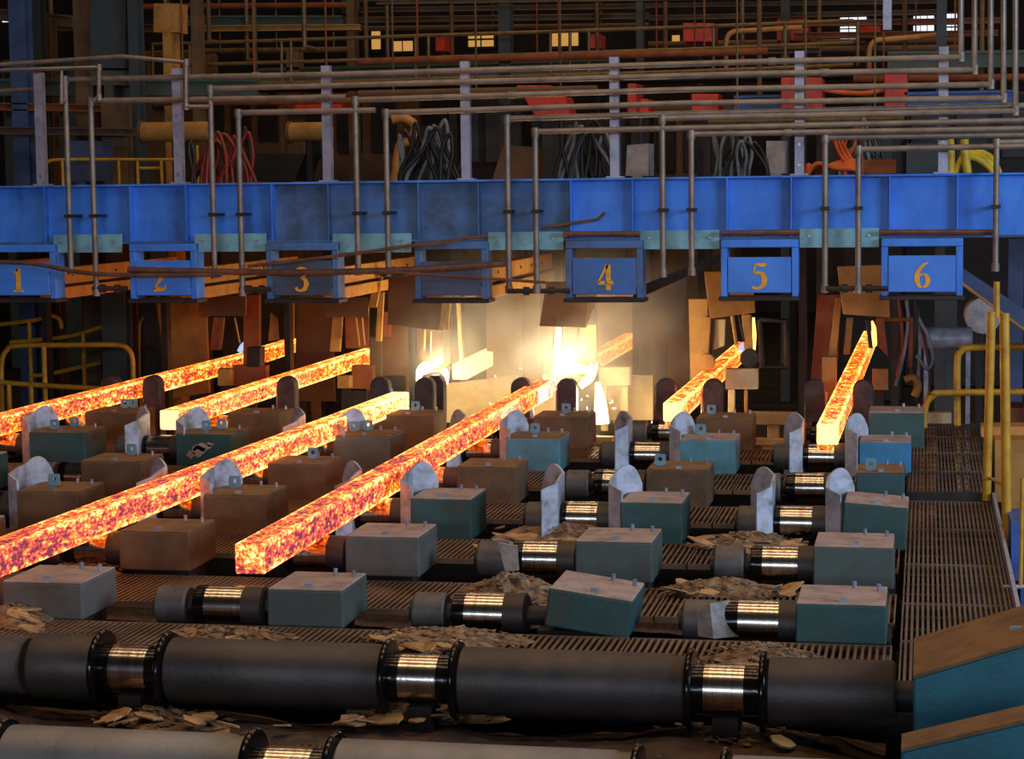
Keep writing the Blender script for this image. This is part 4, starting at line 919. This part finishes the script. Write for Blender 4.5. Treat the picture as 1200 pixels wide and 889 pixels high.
# red and orange machines
RM = [(605,100,645,111,23,'thin red plate above the middle pipes'),(613,113,668,136,22.5,'slanted red casing behind the middle pipes'),(735,98,746,138,22.8,'narrow red casing right of the third post from the right'),(747,116,760,135,23.1,'small dark red casing beside the narrow one'),
      (810,110,842,130,23,'red casing left of the second post from the right'),(915,91,964,127,22,'orange-red casing behind the second post from the right'),(1036,86,1064,126,22,'orange-red casing between pipes at the right'),
      (800,27,837,49,27,'red casing high, right of centre'),(910,22,948,48,27.5,'bright red casing high at the right'),(690,40,704,57,29,'small red box high near the orange slits'),(1003,30,1032,45,26,'red casing high beside the white windows'),(510,42,521,60,29,'small dark red box high left of the centre column'),(345,118,400,132,24,'dull red casing behind the third post')]
for x0, y0, x1, y1, Y, w in RM:
    sl = (x1-x0)*.25 if 'slanted' in w else 0
    pts = [P(x0+sl, y1, Y), P(x1, y1, Y), P(x1-sl*.4, y0, Y), P(x0, y0, Y)]
    t = thing('machine_housing', w, 'machine', (pts[0].x, Y, 0), 'red machines in the hall')
    MB().prism(pts, (0, .5, 0)).build('casing', M['red'], t, bevel=.01)
    xm = (pts[0].x+pts[1].x)/2; MB().box(xm-.04, xm+.04, Y+.2, Y+.3, 0, pts[0].z+.02).build('stand', M['steel_dark'], t)
# platform behind the girder that carries the cables and boxes
t = thing('rear_platform', 'dark plated platform hidden behind the blue girder carrying hoses', 'platform', (-4, 18.7, 0))
MB().box(-9.6, 2.3, 16.75, 22.0, 2.74, 2.78).build('deck', M['steel_dark'], t)
for x in (-9.3, 2.0):
    for y in (16.9, 21.8): MB().box(x-.06, x+.06, y-.06, y+.06, 0, 2.74).build('leg', M['steel_dark'], t)
# cable bundles hanging behind the girder
def bundle(base, where, n, x0, x1, y0, y1, Y, mats, r, arch=0.5, seed=1):
    rnd = random.Random(seed)
    for i in range(n):
        a = x0+(x1-x0)*rnd.random(); b = x0+(x1-x0)*rnd.random(); top = y0+(y1-y0)*.3*rnd.random(); m = (a+b)/2+rnd.uniform(-8,8)
        px = [(a, 231), (a, y1), ((a+m)/2-4, (top+y1)/2-8), (m, top), ((b+m)/2+4, (top+y1)/2-8*arch), (b, y1-rnd.random()*20*(1-arch)), (b, 231)]
        hose(base, '%s in the tangle %s' % ({'red_c':'dull red cable','black_c':'black hose','grey_c':'grey hose','orange_c':'orange cable','yellow_c':'yellow hose'}[mats[i % len(mats)]], where), px, Y+.06*i, r, mats[i % len(mats)], 'cable', 'cables '+where)
bundle('cable', 'behind the girder left of the third post', 11, 224, 300, 148, 213, 18.0, ['red_c','black_c','red_c'], .018, seed=3)
bundle('cable', 'behind the girder left of the middle post', 12, 468, 545, 140, 212, 18.2, ['black_c','black_c','grey_c'], .02, seed=5)
bundle('cable', 'behind the girder left of the third post from the right', 12, 650, 722, 138, 210, 18.0, ['black_c','grey_c','black_c'], .018, seed=8)
bundle('cable', 'behind the girder left of the second post from the right', 8, 838, 900, 150, 207, 18.2, ['grey_c','black_c'], .016, seed=11)
bundle('cable', 'behind the girder left of plate six', 8, 975, 1040, 135, 200, 18.4, ['black_c','grey_c','orange_c'], .014, seed=17)
for i in range(6): hose('flat_cable', 'orange cable lying on the girder right of the second post from the right', [(945,218),(947,204-i*2),(958,192+i*2),(978,197-i),(1004,200-i*2),(1008,219)], 17.2+.06*i, .02, 'orange_c', 'cable', 'orange cables on the girder')
for i in range(3): hose('orange_cable', 'orange cable arching down behind the pipes at right of centre', [(978+i*4,165),(984+i*5,180),(994+i*4,192),(1004+i*3,196)], 17.4+.05*i, .016, 'orange_c', 'cable', 'orange arching cables')
for i, w in enumerate(('left','right')): hose('yellow_hose', 'fat upright yellow hose above the girder at the right, %s one' % w, [(1113+i*17,163),(1114+i*17,180),(1114+i*20,203)], 17.0, .035, 'yellow_c', 'hose', 'yellow hoses')
for i, w in enumerate(('lower','middle','upper')): hose('yellow_hose', 'yellow hose bending down right of the upright yellow hoses, %s one' % w, [(1120,219),(1120,203),(1126+i*2,190-i*4),(1138+i*3,184-i*3),(1152+i*4,190-i*3),(1164+i*3,203-i),(1165+i*3,219)], 17.05+.08*i, .028, 'yellow_c', 'hose', 'yellow hoses')
hose('orange_pipe', 'orange pipe hooked over high at the right', [(851,90),(851,50),(858,38),(875,36),(940,32)], 24.3, .03, 'tan_rail', 'pipe')
hose('orange_pipe', 'orange pipe bend before the white windows', [(1019,86),(1019,58),(1026,48),(1042,46),(1110,40)], 24.3, .03, 'tan_rail', 'pipe')
hose('orange_pipe', 'sagging orange hose between the two orange casings', [(960,104),(985,108),(1015,109),(1042,104)], 22.1, .025, 'orange_c', 'hose')
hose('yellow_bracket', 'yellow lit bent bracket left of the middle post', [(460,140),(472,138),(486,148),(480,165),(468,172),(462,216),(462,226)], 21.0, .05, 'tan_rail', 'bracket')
# extra thin risers and rails in the dark upper hall
for i, (x, y0, y1, Y) in enumerate([(62,-20,90,24),(195,-20,60,23),(245,-20,48,24.5),(290,-20,70,26),(300,35,110,25),(357,-20,55,24),(430,30,100,26),(455,-20,100,27),(530,30,80,26.5),(700,-20,60,27),(780,-20,60,27),(870,-20,80,27),(890,40,110,24),(960,-20,80,26),(1060,-20,90,25),(1150,20,130,24)]):
    a = P(x, y1, Y); b = (a.x, a.y, 14.0); one('conduit', MB().tube([a, b], .03, 8).tube([a, (a.x, a.y+.4, a.z)], .03, 8), M['bg_rail' if i % 2 else 'col_brown'], 'thin upright conduit in the dark upper hall, %s from the left' % 'first second third fourth fifth sixth seventh eighth ninth tenth eleventh twelfth thirteenth fourteenth fifteenth sixteenth'.split()[i], 'conduit', 'upright conduits in the dark hall', smooth=40)

# long thin brown pipes stacked in the upper hall
UP = [(760,1130,52,-5,28,'lowest'),(760,1130,60,-4,26.5,'second lowest'),(400,760,34,-4,29.5,'centre left'),(600,800,66,-3,27,'centre low'),(160,420,8,-2,27,'upper left'),(230,420,60,-2,27.5,'left low'),(420,900,72,-12,23.4,'broad middle'),(1000,1240,92,-2,24,'right low'),(830,1060,142,-3,21.2,'right, just over the cables'),(180,420,120,-2,22.5,'left, behind the ducts'),(420,700,110,-6,22.6,'behind the middle pipes')]
for x0, x1, y, sl, Y, w in UP:
    a, b = P(x0, y, Y), P(x1, y+sl, Y); m = MB().tube([a, b], .04, 10)
    for k in (.15, .5, .85):
        q = a+(b-a)*k; m.tube([q+Vector((0,0,.03)), (q.x, q.y, 14.0)], .012, 6)
    one('hall_pipe', m, M[('rust','col_brown','bg_rail')[int(Y*10) % 3]], 'long brown pipe hung in the upper hall, %s' % w, 'pipe', 'brown pipes of the upper hall', smooth=40)
# blocks added far behind so the black voids turn murky brown
for x0, x1, y0, Y, mt, w in [(150,225,60,30,'col_brown','left of the lamp box'),(235,330,95,29,'col_brown','behind the left ducts'),(350,470,110,30,'brown','left of centre'),(540,615,115,28,'steel_dark','behind the middle post'),(620,735,140,27,'steel_dark','behind the third drop from the right'),(765,860,125,28,'col_brown','right of centre'),(960,1060,130,27,'steel_dark','behind the orange cables'),(1060,1220,110,29,'steel_dark','far right'),(0,130,70,31,'green_beam','far left')]:
    a, b = P(x0, y0, Y), P(x1, y0, Y); t = thing('murk_block', 'dim filler block added in the depth of the hall, %s' % w, 'machine', ((a.x+b.x)/2, Y, 0), 'dim filler blocks in the hall depth')
    MB().box(a.x, b.x, Y, Y+1.2, 0, a.z).build('casing', M[mt], t, bevel=.03)
    for k in range(3):
        x = a.x+(b.x-a.x)*(k+.5)/3; MB().box(x-(b.x-a.x)*.12, x+(b.x-a.x)*.12, Y-.05, Y, a.z-.9, a.z-.15).build('front_panel', M['steel_dark' if mt != 'steel_dark' else 'col_grey'], t, bevel=.01)
# ================================================================== BOTTOM RIGHT SLABS
def slab(label, px_top, px_bot, Y, d, side, top):
    a, b = P(*px_top[0], Y), P(*px_top[1], Y); c, e = P(*px_bot[0], Y), P(*px_bot[1], Y)
    t = thing('fallen_cover', label, 'machine cover', ((a.x+b.x)/2, Y, min(c.z, e.z)), 'tilted covers at the lower right')
    up = (a-c).normalized()*.012
    MB().prism([c, e, b, a], (0, d, 0)).build('body', M[side], t, bevel=.008)
    MB().prism([a, b, b+up, a+up], (0, d, 0)).build('lid', M[top], t)
    return t, a, b
t, a, b = slab('blue-green tilted cover with tan lid at the lower right', [(1070,795),(1240,745)], [(1070,865),(1240,825)], 7.35, .62, 'deep_teal', 'tan_dust')
p = P(1193, 750, 7.6); m = MB(); ring_lug(m, p.x, p.y, p.z-.03, .06, .08, .02); m.build('lifting_lug', M['lug'], t)
t, a, b = slab('tan topped cover in the bottom right corner, nearest of all', [(1056,881),(1240,838)], [(1056,960),(1240,930)], 6.55, .18, 'deep_teal', 'tan_dust')
for x, w in ((.02, 'a'), (.5, 'b')): pass
one('cover_trestle', MB().box(-.02, .02, 7.5, 7.8, 0, .84).box(.36, .42, 7.5, 7.8, 0, .92).box(-.02, .42, 7.55, 7.75, .6, .66), M['plinth'], 'dark trestle under the blue-green tilted cover', 'trestle')
one('cover_trestle', MB().box(-.03, .03, 6.58, 6.7, 0, .72).box(.30, .36, 6.58, 6.7, 0, .78), M['plinth'], 'dark trestle under the bottom corner cover', 'trestle')

# ================================================================== MILL SCALE: heaps and loose flakes
def heap(label, px, py, z, rx, ry, h, seed, chips=60):
    c = Gz(px, py, z); rnd = random.Random(seed); nr, na = 7, 26; vs = [(c.x, c.y, z+h)]; fs = []
    ph = [rnd.uniform(0, 6.28) for _ in range(4)]
    for i in range(1, nr+1):
        for j in range(na):
            an = 2*math.pi*j/na; k = 1+.18*math.sin(2*an+ph[0])+.12*math.sin(5*an+ph[1])+.07*math.sin(9*an+ph[2])
            f = i/nr; zz = z + h*(1-f**1.4)*(1+rnd.uniform(-.22,.22)) if i < nr else z-.002
            vs.append((c.x+rx*k*f*math.cos(an), c.y+ry*k*f*math.sin(an), zz))
    for j in range(na): fs.append((0, 1+j, 1+(j+1)%na))
    for i in range(nr-1):
        for j in range(na): fs.append((1+i*na+j, 1+(i+1)*na+j, 1+(i+1)*na+(j+1)%na, 1+i*na+(j+1)%na))
    m = MB().add(vs, fs)
    for _ in range(chips):
        an = rnd.uniform(0, 6.28); f = math.sqrt(rnd.random()); x = c.x+rx*f*1.1*math.cos(an); y = c.y+ry*f*1.1*math.sin(an)
        zz = z+h*max(0, 1-f**1.4)+.006; s = rnd.uniform(.008, .024)
        chip(m, Vector((x, y, zz)), s, rnd, .004)
    return tag(m.build('scale_heap', M['scale_']), label, 'scale heap', 'heaps of mill scale', 'stuff')
def chip(m, p, s, rnd, th):
    n = rnd.choice((5, 6, 7)); tl = Matrix.Rotation(rnd.uniform(-.35,.35), 3, 'X') @ Matrix.Rotation(rnd.uniform(-.35,.35), 3, 'Y')
    a0 = rnd.uniform(0, 6.28); el = rnd.uniform(.5, .9)
    pts = [p + tl @ Vector((s*math.cos(a0+k*2*math.pi/n)*rnd.uniform(.7,1.2), s*el*math.sin(a0+k*2*math.pi/n)*rnd.uniform(.7,1.2), 0)) for k in range(n)]
    m.prism(pts, tl @ Vector((0, 0, th)))
HE = [('heap of grey scale beside the tipped cover box',600,702,.80,.26,.2,.13,1,150),('wide heap of brown scale behind the middle oily flanges',520,752,.865,.36,.22,.05,2,160),('heap of scale left of the polished sleeve in the second row',665,628,.80,.34,.24,.10,3,150),
      ('scale heap behind the rightmost sleeve of the nearest row',850,694,.80,.30,.16,.07,4,120),('scale heap behind the rightmost sleeve of the second row',880,640,.80,.34,.2,.08,5,120),('scale heap behind the right oily flange',890,772,.865,.24,.16,.06,6,110),
      ('reddish scale heap at the left edge under the longest billet',15,726,.865,.16,.2,.07,7,90),('thin scale patch left of the front barrel roller flange',270,745,.865,.26,.12,.03,8,80),('scale heap under the middle of the dark wide roller',500,838,.71,.30,.12,.07,9,120),
      ('scale drift below the left flange of the dark wide roller',190,845,.71,.30,.14,.05,10,100),('scale patch behind the near end of the violet billet',440,655,.80,.18,.14,.05,11,70),('reddish scale patch left of the nearest left box',100,668,.80,.2,.14,.04,12,70),
      ('scale patch between the far guides of the second strand from the right',745,520,.80,.22,.2,.06,13,70),('scale drift in the left corner between gratings',25,640,.80,.18,.2,.05,14,60),('scale dirt before the bottom edge roller at the right',860,862,.71,.30,.14,.03,15,90)]
for a in HE: heap(*a)
FL = [(440,590,735,762,.93,16,'on the wide brown heap behind the oily flanges','flake'),(560,690,618,650,.87,14,'on the heap in the second row of sleeves','flake'),(590,650,690,706,.89,6,'on the grey heap beside the tipped box','flake_grey'),(790,930,680,696,.87,10,'on the heap behind the rightmost near sleeve','flake'),
      (810,930,628,642,.88,9,'on the heap behind the rightmost second-row sleeve','flake'),(400,610,828,846,.80,16,'below the dark wide roller','flake'),(100,330,838,862,.79,10,'on the drift below the left oily flange','flake'),(860,960,760,782,.92,9,'behind the right oily flange','flake'),(210,330,738,752,.91,8,'on the thin patch near the left oily flange','flake'),(0,50,712,738,.95,6,'on the reddish heap at the left edge','flake'),(690,790,515,535,.87,6,'between the far guides','flake')]
rnd = random.Random(42)
for x0, x1, y0, y1, z, n, w, mt in FL:
    for i in range(n):
        p = Gz(rnd.uniform(x0, x1), rnd.uniform(y0, y1), z-.04); m = MB(); chip(m, p, rnd.uniform(.035, .085), rnd, .007)
        one('scale_flake', m, M[mt], 'broad loose scale flake lying %s' % w, 'scale flake', 'scale flakes '+w)
# dirt drifted over the gratings
def dirt(label, x0, x1, y0, y1, z, amp, seed, nx=90, ny=16):
    from mathutils import noise
    vs = []; fs = []
    for j in range(ny+1):
        for i in range(nx+1):
            x = x0+(x1-x0)*i/nx; y = y0+(y1-y0)*j/ny
            h = noise.fractal(Vector((x*1.7+seed, y*1.7, seed)), 1.0, 2.0, 5)*amp + noise.noise(Vector((x*22, y*22, seed)))*amp*.16
            e = min(i, nx-i)/6; f = min(j, ny-j)/3; vs.append((x, y, z+h-max(0, 1-min(e, f))*.05))
    for j in range(ny):
        for i in range(nx): a = j*(nx+1)+i; fs.append((a, a+1, a+nx+2, a+nx+1))
    return tag(MB().add(vs, fs).build('dirt_drift', M['scale_dark'], smooth=80), label, 'dirt', None, 'stuff')
dirt('dark brown dirt covering the floor between the two front rollers', -4.3, -.14, 6.60, 8.04, .702, .045, 3.1, ny=24)
dirt('brown dirt strewn over the grating behind the dark wide roller', -4.3, -.14, 8.06, 8.84, .842, .045, 8.4)
dirt('brown dirt strewn on the grating behind the nearest boxes', -4.6, -.14, 9.58, 10.32, .775, .045, 12.9)
# bent scrap sheets
def sheet(label, px, Y, mt, dy=.10): 
    W = [P(a, b, Y+dd) for a, b, dd in px]; m = MB(); m.prism(W[:4], (0, .012, .004))
    if len(W) > 4: m.prism([W[1], W[4], W[5], W[2]], (0, .012, .004))
    return one('scrap_sheet', m, M[mt], label, 'scrap sheet', 'bent scrap sheets')
sheet('curled grey scrap sheet leaning left of the rightmost near sleeve', [(818,745,0),(836,748,-.04),(832,708,.02),(816,716,.04),(872,745,.06),(855,704,.1)], 8.95, 'flake_grey')
sheet('grey scrap sheet hanging left of the second-row sleeve', [(592,670,0),(608,668,0),(606,640,.05),(584,636,.06)], 10.3, 'flake_grey')
for i, (px, py, s, w, mt) in enumerate([(918,870,.055,'small bright orange-lit flake on the dark floor at the lower right','flake'),(590,636,.06,'pale flake perched left of the second-row sleeve','flake_grey')]):
    m = MB(); chip(m, Gz(px, py, .74 if i == 0 else .95), s, rnd, .008); one('scale_flake', m, M['cream' if i == 0 else mt], w, 'scale flake')

for o in bpy.data.objects:
    if '_o' in o: del o['_o']
